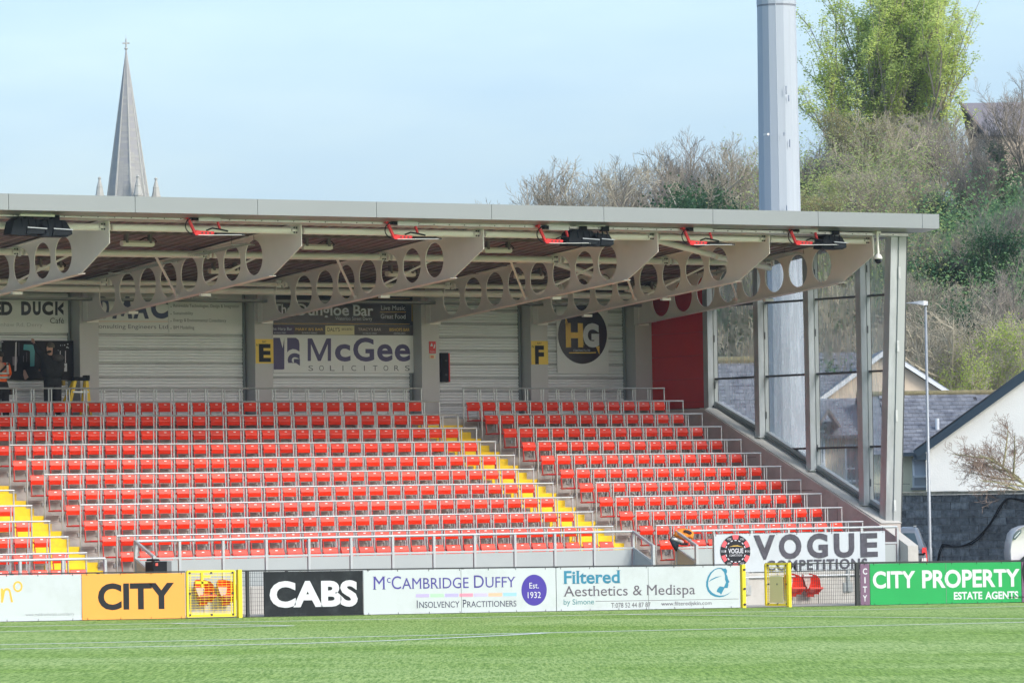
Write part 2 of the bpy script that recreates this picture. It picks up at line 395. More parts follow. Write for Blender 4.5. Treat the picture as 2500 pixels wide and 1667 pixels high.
# vertical post on the wall corner, coping end of the red cladding
# rear cladding, columns, shutters
colx = [-14.15, -9.174, -4.21, .74, 4.10, 7.42]; colw = [.52, .52, .52, .53, .53, .68]
for cx, cw in zip(colx, colw):
    q = MB(); q.box(cx, cx+cw, 1.5, 1.97, 4.69, 8.1); part('column', q, column_m, stand)
q = MB(); q.box(-40, 8.1, 2.32, 2.5, 4.0, 8.6); part('rear_wall', q, mat('rear_wall', (.10, .11, .12), .8), stand)
shm = None
bays = [(-19.0, -14.2)]+[(a+wd+.04, b2-.04) for a, wd, b2 in zip(colx, colw, colx[1:])]
def shutter_panel(x0, x1, z0, z1):
    q = MB(); n_r = 4; hh = (z1-z0)/n_r; prof = [(0, z0)]
    for r in range(n_r):
        zz = z0+r*hh; prof += [(0, zz+.002), (-.030, zz+.016), (-.034, zz+hh*.5), (-.030, zz+hh-.010), (0, zz+hh-.002)]
    prof += [(0, z1), (.03, z1), (.03, z0)]
    q.prismX([(1.95+y, z) for y, z in prof], x0, x1); return q
js = MB(); js.box(-.5, .5, -.012, .01, -.010, .008); jsm = js.mesh('joint_strip'); jsm.materials.append(shutter_m)
for bi, (x0, x1) in enumerate(bays):
    sh = link('roller_shutter', None, None, stand, None); sh.location = Vector(((x0+x1)/2, 1.95, 4.7))-wloc(stand)
    sx0, sx1 = x0+.07, x1-.07
    z = 4.71; proto = None
    while z < 7.80:
        z1 = min(z+.3475, 7.86)
        if proto is None or z1-z < .34:
            o = part('shutter_slat', shutter_panel(sx0, sx1, z+.034, z1-.010), shutter_m, sh); proto = o; pz = z
        else:
            o = proto.copy(); C.objects.link(o); o.location = proto.location+Vector((0, 0, z-pz))
        o = link('joint_strip', jsm, None, sh, Vector(((sx0+sx1)/2, 1.95, z+.014))-wloc(sh)); o.scale = ((sx1-sx0), 1, 1)
        z += .3475
    q = MB(); q.box(sx0, sx1, 1.952, 1.99, 4.7, 7.87); part('seal', q, shutter_dk, sh)
    q = MB(); q.box(x0, x0+.068, 1.90, 1.99, 4.7, 7.9); q.box(x1-.068, x1, 1.90, 1.99, 4.7, 7.9); part('guide', q, guide_m, sh)
    q = MB(); q.box(x0-.02, x1+.02, 1.90, 2.0, 7.89, 8.02); part('lintel', q, mat('lintel', (.46, .47, .46), .5), sh)
    q = MB()
    zz = 5.05
    while zz < 7.8:
        q.tube((x0+(x1-x0)*.33, 1.925, zz-.17), (x0+(x1-x0)*.33, 1.938, zz-.17), .009, n=6); q.tube((x0+(x1-x0)*.66, 1.925, zz-.17), (x0+(x1-x0)*.66, 1.938, zz-.17), .009, n=6); zz += .3475
    part('rivet', q, dark_m, sh, kind='stuff')
q = MB(); q.box(-40, 8.1, 2.0, 2.3, 7.88, 8.5); part('header', q, mat('header_dark', (.05, .05, .055), .7), stand)
# red cladding of the end wall
zz = 4.93; k = 0
for z0, z1 in ((4.93, 5.08), (5.086, 5.68), (5.686, 6.28), (6.286, 6.88), (6.886, 7.48), (7.486, 8.3)):
    q = MB(); q.box(7.95, 8.0, -1.22, 2.1, z0, z1); part('cladding_panel', q, red_panel, stand)
q = MB(); q.box(8.0, 8.06, -1.22, 2.1, 4.9, 8.3); part('cladding_back', q, mat('clad_back', (.05, .01, .01), .8), stand)

# ---- roof
def beam_web():
    # side outline in (Y, Z)
    out_ = [(1.28, 7.13), (-7.3, 7.823), (-8.57, 8.441), (-8.57, 8.95), (1.28, 8.075)]
    holes = [ell(y, 8.281-(y+6.52)*.0853, .385, .408, 28) for y in [-6.52+.973*k for k in range(8)]]
    return fill_polys([out_]+holes, .011)
web = beam_web()
for v in web.vertices: y, z, x = v.co.x, v.co.y, v.co.z; v.co = (x, y, z)
bm = bmesh.new(); bm.from_mesh(web); bmesh.ops.recalc_face_normals(bm, faces=bm.faces); bm.to_mesh(web); bm.free(); web.materials.append(cream_steel)
beamx = [-14.05, -9.07, -4.11, .88, 4.20, 7.40]
fl = MB(); fl.bar((0, 1.28, 7.13), (0, -7.32, 7.826), .19, .022); fl.bar((0, -7.30, 7.826), (0, -8.585, 8.441), .03, .02)
top = MB(); top.bar((0, 1.28, 8.085), (0, -8.60, 8.962), .19, .022); top.box(-.012, .012, -8.592, -8.572, 8.44, 8.95)
brk = MB(); brk.box(-.02, .30, 1.27, 1.30, 7.09, 8.10); brk.box(-.02, .30, 1.30, 1.49, 7.12, 8.05)
blt = MB()
for zb in (7.20, 7.29, 7.38, 7.47, 7.94):
    blt.tube((.155, 1.235, zb), (.155, 1.27, zb), .032, n=8)
for bx in beamx:
    be = link('roof_beam', None, None, stand); be.location = Vector((bx, 0, rz(bx)))-wloc(stand)
    link('web', web, None, be)
    for nm, m_, mt in (('flange', fl, cream_steel), ('flange', top, cream_steel), ('bracket', brk, tube_white), ('bolt', blt, dark_m)):
        if bx == beamx[0]: pass
        key = 'me_%s_%d' % (nm, id(m_)); me = bpy.data.meshes.get(key)
        if me is None: me = m_.mesh(key); me.materials.append(mt)
        link(nm, me, None, be)
# connection cleats and round end plates of the tubes on each beam
cl = MB()
for (y, z, r) in ((-8.36, 8.80, .085), (-4.35, 8.455, .085), (.35, 8.02, .07)):
    cl.box(-.16, -.02, y-.10, y+.10, z-.02, z+.02); cl.box(-.16, -.02, y-.015, y+.015, z-.08, z+.10); cl.tube((.05, y, z), (.075, y, z), r+.02, n=12); cl.box(.02, .16, y-.015, y+.015, z-.07, z+.07)
clb = MB()
for (y, z) in ((-8.36, 8.80), (-4.35, 8.455)):
    for dx in (-.06, -.12): clb.tube((dx, y-.105, z+.06), (dx, y-.13, z+.06), .018, n=6); clb.tube((dx, y-.105, z-.05), (dx, y-.13, z-.05), .018, n=6)
clm = cl.mesh('cleat'); clm.materials.append(tube_white); clbm = clb.mesh('cleat_bolt'); clbm.materials.append(dark_m)
for bx in beamx:
    o = link('cleat', clm, None, stand); o.location = Vector((bx, 0, rz(bx)))-wloc(stand)
    o2 = link('bolt', clbm, None, o)
edges = [-20.0]+beamx
for a, bb in zip(edges, edges[1:]):
    for (y, z, r) in ((-8.36, 8.80, .082), (-4.35, 8.455, .082), (.35, 8.02, .062)):
        q = MB(); q.tube((a+.18, y, z+rz(a)), (bb-.18, y, z+rz(bb)), r, n=14); part('purlin_tube', q, tube_white, stand, smooth=False)
# knee braces to the bottom flanges, wind braces in the last two bays
for bx in beamx:
    q = MB()
    for s_ in (-1, 1):
        if bx+s_*1.3 > 7.6: continue
        q.bar((bx+s_*1.35, -4.35, 8.40+rz(bx)), (bx+s_*.04, -3.05, 7.56+rz(bx)), .045, .045)
    part('knee_brace', q, tube_white, stand)
    q = MB(); q.box(bx-.09, bx-.02, -3.12, -2.98, 7.50+rz(bx), 7.60+rz(bx)); part('brace_plate', q, cream_steel, stand)
for p_, q_ in (((.95, -8.2, 8.78), (4.1, -6.45, 8.52)), ((.95, -4.2, 8.40), (4.1, -1.9, 8.15)), ((4.3, -6.3, 8.5), (7.3, -4.5, 8.35))):
    q = MB(); q.tube(p_, q_, .075, n=12); part('wind_brace', q, tube_white, stand)
# deck: trapezoidal ribs running down the slope
q = MB(); x = -21.0
def dz(y): return 8.992-.0886*(y+8.57)
xs = []
while x < 8.6:
    xs += [(x, 0), (x+.11, 0), (x+.14, .055), (x+.30, .055)]; x += .333
for (xa, za), (xb, zb_) in zip(xs, xs[1:]):
    q.quad((xa, -8.7, dz(-8.7)+za+rz(xa)), (xb, -8.7, dz(-8.7)+zb_+rz(xb)), (xb, 2.4, dz(2.4)+zb_+rz(xb)), (xa, 2.4, dz(2.4)+za+rz(xa)))
part('roof_deck', q, deck_m, stand, fix=False)
q = MB(); q.hexa([(-21, -9.5, 9.08), (8.62, -9.5, 9.10), (8.62, 2.5, 8.12), (-21, 2.5, 8.10)], [(-21, -9.5, 9.32), (8.62, -9.5, 9.36), (8.62, 2.5, 8.4), (-21, 2.5, 8.35)]); part('roof_top', q, mat('roof_top', (.35, .37, .38), .5, .3), stand)
q = MB()
for yy in (-6.4, -2.3, -.9):
    q.bar((-20, yy, dz(yy)-.03), (8.0, yy, dz(yy)+.0), .10, .05)
part('purlin', q, deck_m, stand)
# fascia panels, soffit, gutter
jx = [-20.4, -17.10, -13.967, -10.833, -7.694, -4.555, -1.397, 1.766, 4.916, 8.124, 8.66]
for a, bb in zip(jx, jx[1:]):
    q = MB(); a2, b2 = a+.006, bb-.006
    def fz(x, z): return z+.0026*(x+17)
    q.hexa([(a2, -9.60, fz(a2, 9.022)), (b2, -9.60, fz(b2, 9.022)), (b2, -9.52, fz(b2, 9.022)), (a2, -9.52, fz(a2, 9.022))],
           [(a2, -9.60, fz(a2, 9.373)), (b2, -9.60, fz(b2, 9.373)), (b2, -9.45, fz(b2, 9.373)), (a2, -9.45, fz(a2, 9.373))])
    part('fascia_panel', q, fascia_m, stand)
    q = MB(); q.hexa([(a+.004, -9.59, fz(a, 9.018)), (bb-.004, -9.59, fz(bb, 9.018)), (bb-.004, -8.95, fz(bb, 8.955)), (a+.004, -8.95, fz(a, 8.955))],
                     [(a+.004, -9.59, fz(a, 9.021)), (bb-.004, -9.59, fz(bb, 9.021)), (bb-.004, -8.95, fz(bb, 8.96)), (a+.004, -8.95, fz(a, 8.96))])
    part('soffit_panel', q, soffit_m, stand)
q = MB(); q.prismX([(-8.95, 8.99), (-8.95, 8.93), (-8.80, 8.90), (-8.62, 8.90), (-8.62, 9.0)], -20.4, 8.2); part('gutter', q, galv, stand)
q = MB(); q.prismX([(-8.61, 8.93), (-8.61, 8.90), (-8.50, 8.90), (-8.50, 8.93)], -20.4, 7.6)
part('edge_angle', q, tube_white, stand)
q = MB(); q.prismX([(-9.59, 9.09), (-8.2, 9.03), (2.4, 8.0), (2.4, 8.35), (-9.59, 9.42)], 8.60, 8.66); part('verge', q, fascia_m, stand)
q = MB(); xx = -20
while xx < 8:
    q.tube((xx, -8.955, 8.955), (xx, -8.965, 8.955), .014, n=6); xx += .42
part('rivet', q, dark_m, stand, kind='stuff')

# ---- glazed end screen
GX = 8.06
screen = link('glazed_screen', None, None, stand); screen.location = Vector((GX, -4, 4))-wloc(stand)
def slopez(y): return 4.90-(-1.42-y)*.4177 if y < -1.42 else 4.90
colY = []
for px, py in ((1730.5, 1011), (1855.5, 1088), (1980.5, 1175), (2110, 1258)):
    p = onX(px, py, 7.75); colY.append(p.y)
for i, y in enumerate(colY):
    q = MB(); q.box(7.75, 7.93, y, y+.20, slopez(y)-.02, 9.0-.0886*(y+8.57) if y > -8.5 else 9.0); part('screen_column', q, galv_mottled, screen)
    q = MB(); q.box(7.66, 8.0, y-.06, y+.27, slopez(y+.1)-.01, slopez(y+.1)+.012); part('base_plate', q, galv, screen)
    q = MB(); q.box(7.932, 8.04, y-.02, y+.05, slopez(y)-.0, 8.9); part('mullion', q, frame_m, screen)
    q = MB(); q.box(8.042, 8.062, y-.02, y+.02, slopez(y), 8.9); part('gasket', q, mullion_m, screen)
    q = MB()
    for zz in (slopez(y)+.5, 6.6, 8.1): q.box(7.934, 7.955, y-.035, y-.022, zz, zz+.18)
    part('clamp', q, dark_m, screen)
# raking corner column
pb = onX(2162, 1279, 7.75); pt = onX(2176, 571, 7.75)
q = MB(); q.hexa([(7.75, pb.y, 1.86), (7.97, pb.y, 1.86), (7.97, pb.y+.24, 1.96), (7.75, pb.y+.24, 1.96)], [(7.75, pt.y, 9.0), (7.97, pt.y, 9.0), (7.97, pt.y+.22, 9.0), (7.75, pt.y+.22, 9.0)])
part('raking_column', q, galv_mottled, screen)
q = MB(); q.hexa([(7.972, pb.y-.03, 1.80), (8.20, pb.y-.03, 1.80), (8.20, pb.y+.02, 1.8), (7.972, pb.y+.02, 1.8)], [(7.972, pt.y-.04, 9.0), (8.20, pt.y-.04, 9.0), (8.20, pt.y+.02, 9.0), (7.972, pt.y+.02, 9.0)]); part('corner_trim', q, frame_m, screen)
q = MB(); q.hexa([(8.202, pb.y-.04, 1.80), (8.225, pb.y-.04, 1.80), (8.225, pb.y+.0, 1.8), (8.202, pb.y, 1.8)], [(8.202, pt.y-.05, 9.0), (8.225, pt.y-.05, 9.0), (8.225, pt.y, 9.0), (8.202, pt.y, 9.0)]); part('gasket', q, mullion_m, screen)
q = MB()
for zz in (2.2, 4.4, 6.1, 7.9): 
    yy = pb.y+(pt.y-pb.y)*(zz-1.9)/7.1
    q.box(7.965, 8.03, yy-.06, yy-.033, zz, zz+.28)
part('fixing_plate', q, galv, screen)
glass = bpy.data.materials.new('screen_glass'); glass.use_nodes = True
gn = glass.node_tree.nodes; gl = glass.node_tree.links; pb_ = gn['Principled BSDF']
pb_.inputs['Base Color'].default_value = (.62, .70, .76, 1); pb_.inputs['Roughness'].default_value = .12; pb_.inputs['Specular IOR Level'].default_value = .6
trn = gn.new('ShaderNodeBsdfTransparent'); trn.inputs[0].default_value = (.93, .96, .98, 1); ms = gn.new('ShaderNodeMixShader')
gg = gn.new('ShaderNodeNewGeometry'); gm = gn.new('ShaderNodeMapping'); gm.inputs['Scale'].default_value = (1, 4, .6); gzn = gn.new('ShaderNodeTexNoise'); gzn.inputs['Scale'].default_value = 2.0; gzn.inputs['Detail'].default_value = 8
gr = gn.new('ShaderNodeMapRange'); gr.inputs[1].default_value = .3; gr.inputs[2].default_value = .75; gr.inputs[3].default_value = .24; gr.inputs[4].default_value = .50
gl.new(gg.outputs['Position'], gm.inputs['Vector']); gl.new(gm.outputs['Vector'], gzn.inputs['Vector']); gl.new(gzn.outputs['Fac'], gr.inputs[0]); gl.new(gr.outputs[0], ms.inputs[0])
gl.new(trn.outputs[0], ms.inputs[1]); gl.new(pb_.outputs[0], ms.inputs[2]); gl.new(ms.outputs[0], gn['Material Output'].inputs['Surface'])
zrails = [3.80, 5.655, 7.52, 8.9]
yb = [(colY[i], colY[i+1]) for i in range(3)]+[(colY[3], None)]
for i, (ya, yb_) in enumerate(yb):
    def yend(z): return yb_ if yb_ is not None else pb.y+.1+(pt.y-pb.y)*(z-1.9)/7.1
    # split by height; lower edge follows the coping
    cuts = [z for z in zrails if z > slopez(ya)+.1 or True]
    lows = [None]+zrails[:-1]
    for lo, hi in zip(lows, zrails):
        # polygon of the pane: y from ya (back) to yend (front), z between lo and hi, above slope
        pts = []
        f = lambda y: slopez(y)+.18
        zlo = -99 if lo is None else lo+.02; zhi = hi-.02
        ys = [ya-.03-(ya-.03-yend(zhi)-.02)*k/10 for k in range(11)]
        topl = [(y, zhi) for y in ys if f(y) < zhi]
        if len(topl) < 2: continue
        botl = [(y, max(zlo, f(y))) for y, _ in topl]
        pts = topl+botl[::-1]
        q = MB(); q.poly([(GX, y, z) for y, z in pts])
        i0 = len(q.v); part('glass_pane', q, glass, screen)
    for z in zrails[:-1]:
        y1 = yend(z)
        # transom visible only above the slope
        yy0 = ya; 
        ys = [ya-(ya-y1)*k/20 for k in range(21)]; ys = [y for y in ys if slopez(y)+.15 < z]
        if len(ys) > 1:
            q = MB(); q.bar((GX-.06, ys[0], z), (GX-.06, ys[-1], z), .10, .05); part('transom', q, mullion_m, screen)
    y1 = yend(slopez(ya)-.5)
    q = MB(); q.bar((GX-.05, ya-.02, slopez(ya)+.13), (GX-.05, y1+.20, slopez(y1+.2)+.13), .14, .10); part('sill', q, frame_m, screen)
    q = MB(); q.bar((GX-.16, ya-.02, slopez(ya)+.06), (GX-.16, y1+.20, slopez(y1+.2)+.06), .06, .05); part('sill', q, mat('sill_dark', (.10, .115, .12), .4, .3), screen)

# ================================================================== rail rows and seats
post2 = MB()
for dx in (-.036, .036): post2.tube((dx, 0, -.02), (dx, 0, -1.03), .0165, n=6)
post2.box(-.05, .05, -.02, .07, -1.035, -1.02)
post2.box(-.09, -.02, .005, .022, -1.06, -.97)
me_post2 = post2.mesh('post_pair'); me_post2.materials.append(galv_rail)
post1 = MB(); post1.tube((0, 0, -.02), (0, 0, -1.03), .0195, n=6); post1.box(-.05, .05, -.03, .07, -1.035, -1.02); me_post1 = post1.mesh('post_single'); me_post1.materials.append(galv_rail)
def seat_meshes():
    a = MB()
    # upper leaf leaning back, lower leaf upright, rounded lower edge
    w2 = .19
    prof = [(-.045, -.352), (-.062, -.366), (-.096, -.455), (-.100, -.474), (-.072, -.565), (-.064, -.572), (-.058, -.563), (-.084, -.478), (-.080, -.458), (-.048, -.372), (-.035, -.356)]
    a.prismX(prof, -w2, w2)
    f = MB()
    for s_ in (1,):
        f.bar((s_*.186, -.092, -.555), (s_*.186, -.125, -.80), .014, .030, (0, 1, 0)); f.bar((s_*.193, -.04, -.37), (s_*.193, -.095, -.49), .010, .02, (0, 1, 0))
        f.box(s_*.20-.008, s_*.20+.008, -.10, -.03, -.50, -.47)
    p = MB(); p.prismX([(-.06, -.805), (-.12, -.818), (-.34, -.800), (-.365, -.812), (-.36, -.826), (-.12, -.842), (-.06, -.828)], -.19, .19)
    t = MB(); t.prismX([(-.073, -.388), (-.0805, -.406), (-.078, -.407), (-.0705, -.389)], -.034, .030)
    return a, f, p, t
sa, sf, spn, stg = seat_meshes()
ME = {}
for nm, m_, mt in (('backrest', sa, seat_red), ('side_arm', sf, seat_dark), ('seat_pan', spn, seat_dark), ('number_plate', stg, white_tag)):
    me = m_.mesh(nm); me.materials.append(mt); ME[nm] = me
blocks = {'middle': (XA, 28, range(0, 11)), 'right': (XC, 13, range(0, 11)), 'left': (XE-6*W, 6, range(6, 12))}
bname = {'middle': 'the long middle block', 'right': 'the right-hand block', 'left': 'the left-hand block'}
rowword = lambda k: 'rearmost row' if k == 0 else 'row '+'%s from the back' % ORD[k+1]
seats = []
for bk, (x0, nb, rows) in blocks.items():
    for k in rows:
        r = thing('seat_rail', 'galvanised safe-standing rail, %s, %s' % (('rearmost' if k == 0 else ORD[k+1]+' from the back'), bname[bk]), 'railing', (x0, RY(k), RZ(k)), 'rails along the seat rows')
        q = MB(); q.tube((x0-.015, RY(k), RZ(k)), (x0+nb*W+.015, RY(k), RZ(k)), .0205, n=8); part('top_rail', q, galv_rail, r, smooth=False)
        for j in range(nb+1):
            jit = random.uniform(-.004, .004)
            link('post', me_post1 if j in (0, nb) else me_post2, None, r, (j*W+(jit if 0 < j < nb else 0), 0, 0))
        for j in range(nb):
            P = Vector((x0+(j+.5)*W, RY(k), RZ(k))); seats.append(((P-CAM).dot(F0), bk, k, j, P))
seats.sort(key=lambda s: s[0])
near, far = seats[:296], seats[296:]
for dd, bk, k, j, P in near:
    if bk == 'left': pos = ORD[blocks['left'][1]-j]+' from the aisle'
    elif bk == 'right': pos = ORD[j+1]+' from the yellow aisle steps'
    else: pos = (ORD[j+1]+' from the left end') if j < 14 else (ORD[28-j]+' from the right end')
    s_ = thing('folding_seat', 'red seat %s, rail %s from the back, %s' % (pos, 'first' if k == 0 else ORD[k+1], bname[bk]), 'seat', P, 'red folding seats on the rails')
    ry = random.uniform(-.012, .012)
    for nm in ('backrest', 'side_arm', 'seat_pan', 'number_plate'):
        o = link(nm, ME[nm], None, s_)
        if nm == 'side_arm': o = link(nm, ME[nm], None, s_, (-.372, 0, 0))
    s_.rotation_euler = (random.uniform(-.03, .03), 0, ry)
vv = MB(); red_f = MB(); tagm = MB(); 
mats4 = [seat_red, seat_dark, seat_dark, white_tag]
big = MB(); midx = []
for dd, bk, k, j, P in far:
    tilt = random.uniform(-.03, .03)
    for mi, m_ in enumerate((sa, sf, spn, stg)):
        i0 = len(big.v)
        for dxa in ((0, -.372) if m_ is sf else (0,)):
            i0 = len(big.v)
            for x, y, z in m_.v: big.v.append((P.x+x+dxa, P.y+y-tilt*(z+.4), P.z+z))
            for f in m_.f: big.f.append(tuple(i+i0 for i in f)); midx.append(mi)
me = big.mesh('folding_seat_rows', fix=True)
for m_ in mats4: me.materials.append(m_)
for p_, mi in zip(me.polygons, midx): p_.material_index = mi
o = link('folding_seat', me, None, kind='stuff'); o['label'] = 'the red seats of the upper rows, too many to tell one by one'; o['category'] = 'seats'; o['group'] = 'red folding seats on the rails'

# ================================================================== front barriers
def parts(name, mb, m, parent, **k):
    for x in islands(mb): part(name, x, m, parent, **k)

YB = -9.3
def barrier(x0, x1, n, ztop, y, label, ret0, ret1, panels=True, floor=0.0):
    b = thing('barrier', label, 'barrier', (x0, y, floor), 'barriers along the front of the stand')
    q = MB(); q.tube((x0, y, ztop), (x1, y, ztop), .03, n=8); part('top_rail', q, barrier_f, b)
    xs = [x0+(x1-x0)*i/n for i in range(n+1)]
    for x in xs: q = MB(); q.box(x-.03, x+.03, y-.03, y+.03, floor, ztop-.02); part('post', q, barrier_f, b)
    zp = ztop-.385
    q = MB(); q.box(x0+.03, x1-.03, y-.022, y+.022, zp-.025, zp+.02); part('middle_rail', q, barrier_f, b)
    if panels:
        for a, c in zip(xs, xs[1:]):
            q = MB(); q.box(a+.05, c-.05, y-.008, y+.008, floor+.12, zp-.04); part('infill_panel', q, barrier_p, b)
            q = MB(); q.box(a+.03, a+.05, y-.015, y+.015, floor+.12, zp-.027); part('panel_edge', q, frame_m, b)
    for flag, x in ((ret0, x0), (ret1, x1)):
        if not flag: continue
        dy, dzz = -.80, -.34
        q = MB(); q.bar((x, y, ztop), (x, y+dy, ztop+dzz), .06, .055); part('return_rail', q, barrier_f, b)
        q = MB(); q.bar((x, y, zp), (x, y+dy, zp+dzz), .045, .045); part('return_rail', q, barrier_f, b)
        q = MB(); q.box(x-.035, x+.035, y+dy-.035, y+dy+.035, floor-.4, ztop+dzz+.02); part('post', q, barrier_f, b)
        q = MB(); q.hexa([(x-.008, y+dy, floor-.2), (x+.008, y+dy, floor-.2), (x+.008, y, floor), (x-.008, y, floor)], [(x-.008, y+dy, zp+dzz-.03), (x+.008, y+dy, zp+dzz-.03), (x+.008, y, zp-.03), (x-.008, y, zp-.03)])
        part('end_panel', q, beige_p if flag == 2 else barrier_p, b)
    return b
barrier(-13.905, -.50, 12, 1.845, YB, 'long pale grey barrier with solid lower panels in front of the middle seat block', 2, 1, floor=.62)
barrier(.75, 7.40, 6, 1.828, YB, 'shorter grey barrier behind the white banner at the right end of the stand', 2, 0, floor=.62)
barrier(-24.5, -15.12, 9, 1.495, -10.1, 'lower grey barrier in front of the left-hand seats, partly behind the hotel board', 0, 0, floor=.3)

# ================================================================== boards along the pitch
YP = -12.0
PS = -.00968
def zb_(x): return gz(x)+.012
BT = .975
def board(label, px0, px1, m, name='advertising_board', top=BT, thick=.02):
    xa = onY(px0, 1440, YP).x; xb = onY(px1, 1440, YP).x
    t = thing(name, label, 'board', ((xa+xb)/2, YP, gz((xa+xb)/2)), 'advertising boards along the pitch')
    q = MB(); n = 12; ph = random.random()*6
    for i in range(n):
        a = xa+.004+(xb-xa-.008)*i/n; c = xa+.004+(xb-xa-.008)*(i+1)/n
        q.hexa([(a, YP, zb_(a)), (c, YP, zb_(c)), (c, YP+thick, zb_(c)), (a, YP+thick, zb_(a))], [(a, YP, gz(a)+top), (c, YP, gz(c)+top), (c, YP+thick, gz(c)+top), (a, YP+thick, gz(a)+top)])
    bm = bmesh.new(); me = q.mesh('panel', wloc(t)); bm.from_mesh(me); bmesh.ops.remove_doubles(bm, verts=bm.verts, dist=1e-4)
    bm.to_mesh(me); bm.free()
    link('panel', me, m, t)
    k = 0; x = xa+.12
    while x < xb-.05:
        q = MB(); q.tube((x, YP-.008, gz(x)+top-.03), (x+random.uniform(-.01, .01), YP-.008, gz(x)+top+.02), .006, n=5); part('tie', q, dark_m, t)
        q = MB(); q.tube((x, YP-.008, gz(x)+.05), (x+random.uniform(-.02, .02), YP-.008, gz(x)+.005), .005, n=5); part('tie', q, dark_m, t)
        x += .78+random.uniform(-.05, .05)
    return t
def rect(px0, px1, yt, yb): return [(px0, yt), (px1, yt), (px1, yb), (px0, yb)]
def tx(*a, **k): k.setdefault('slope', PS); return put_text(*a, **k)
ink = mat('print_black', (.016, .018, .024), .6, 0, .1, 8, spec=.2)
orange_b = mat('board_orange', (.80, .34, .055), .45, 0, .03, 1)
black_b = mat('board_black', (.010, .014, .018), .55, 0, .2, 3, dirt=(.035, .04, .045), dirtscale=3, spec=.2)
green_b = mat('board_green', (.0, .31, .075), .4, 0, .05, 1)
purple_b = mat('board_purple', (.155, .085, .155), .45, 0, .03, 2)
violet = mat('print_violet', (.050, .038, .28), .5)
navy = mat('print_navy', (.022, .022, .075), .5)
teal = mat('print_teal', (.012, .19, .32), .5)
greyp = mat('print_mauve', (.095, .08, .115), .5)
white_pr = mat('print_white', (.58, .60, .66), .5)
gold = mat('print_gold', (.78, .50, .10), .5)

# hotel board
t = board('white hotel board with an orange letter n and a small orange ring', -160, 199, white_b)
og = mat('print_orange', (.80, .43, .05), .5)
put_shape([[(2, 1436), (7, 1436), (7.4, 1440)]+[(17+9*math.cos(a), 1443-8.5*math.sin(a)) for a in [PI*.8-PI*.8*k/8 for k in range(9)]]+[(32, 1469), (27, 1469.5)]+[(17+5*math.cos(a), 1445-5*math.sin(a)) for a in [PI*k/8 for k in range(9)]][:9]+[(7, 1470), (2.5, 1470)]], YP, og, t, 'lettering')
put_shape([[(43.5+11.5*math.cos(a), 1431-13.3*math.sin(a)) for a in [2*PI*k/28 for k in range(28)]], [(43.5+7.3*math.cos(a), 1431-8.8*math.sin(a)) for a in [2*PI*k/28 for k in range(28)]]], YP, og, t, 'ring')
tx('www.maldronhotels.com/derry', 62, 181, 1494.5, 1504.5, YP, mat('print_grey', (.30, .32, .36), .5), t)
# orange CITY board
t = board('orange board with the word CITY in black beside the yellow gate', 200, 452, orange_b)
tx('CITY', 239, 425, 1422, 1487.5, YP, ink, t, bold=.035)
# black CABS board
t = board('black board with the word CABS in big white letters', 645, 886.5, black_b)
tx('CABS', 658, 873, 1416.5, 1481.5, YP, white_pr, t, bold=.045)
# insolvency board
t = board('white board of insolvency practitioners with a violet disc', 887.5, 1357.5, white_b)
tx('M', 910, 941, 1406.5, 1438, YP, violet, t, serif=.05); tx('c', 944.5, 953.5, 1409.5, 1422, YP, violet, t)
tx('C', 956, 979, 1405.5, 1437.5, YP, violet, t); tx('AMBRIDGE', 980, 1144, 1409.5, 1436, YP, violet, t, serif=.04)
tx('D', 1157, 1181, 1403.5, 1434, YP, violet, t, serif=.04); tx('UFFY', 1184, 1259, 1407.5, 1433, YP, violet, t, serif=.04)
for k, c in enumerate(((.42, .36, .62), (.36, .68, .42), (.40, .36, .75), (.78, .25, .36), (.48, .43, .80), (.82, .42, .30), (.27, .50, .74))):
    a = 1015+k*35.6; put_shape([[(a, 1449.4-k*.5), (a+32.5, 1448.9-k*.5), (a+32.5, 1456.9-k*.5), (a, 1457.4-k*.5)]], YP, mat('bar_%d' % k, c, .5), t, 'colour_bar')
tx('I', 1016.5, 1020.5, 1465, 1483.5, YP, navy, t, serif=.05); tx('NSOLVENCY', 1023, 1122, 1467.5, 1482.5, YP, navy, t, serif=.035)
tx('P', 1129, 1138.5, 1463, 1481.5, YP, navy, t, serif=.05); tx('RACTITIONERS', 1140, 1260.5, 1466, 1480.5, YP, navy, t, serif=.035)
put_shape([[(1303.8+31*math.cos(2*PI*k/40), 1439.7+38*math.sin(2*PI*k/40)) for k in range(40)]], YP, mat('disc_violet', (.04, .022, .30), .45), t, 'disc')
tx('Est.', 1292, 1315, 1421.5, 1435.5, YP, white_pr, t, lift=.007); tx('1932', 1288, 1320, 1444, 1459, YP, white_pr, t, lift=.007)
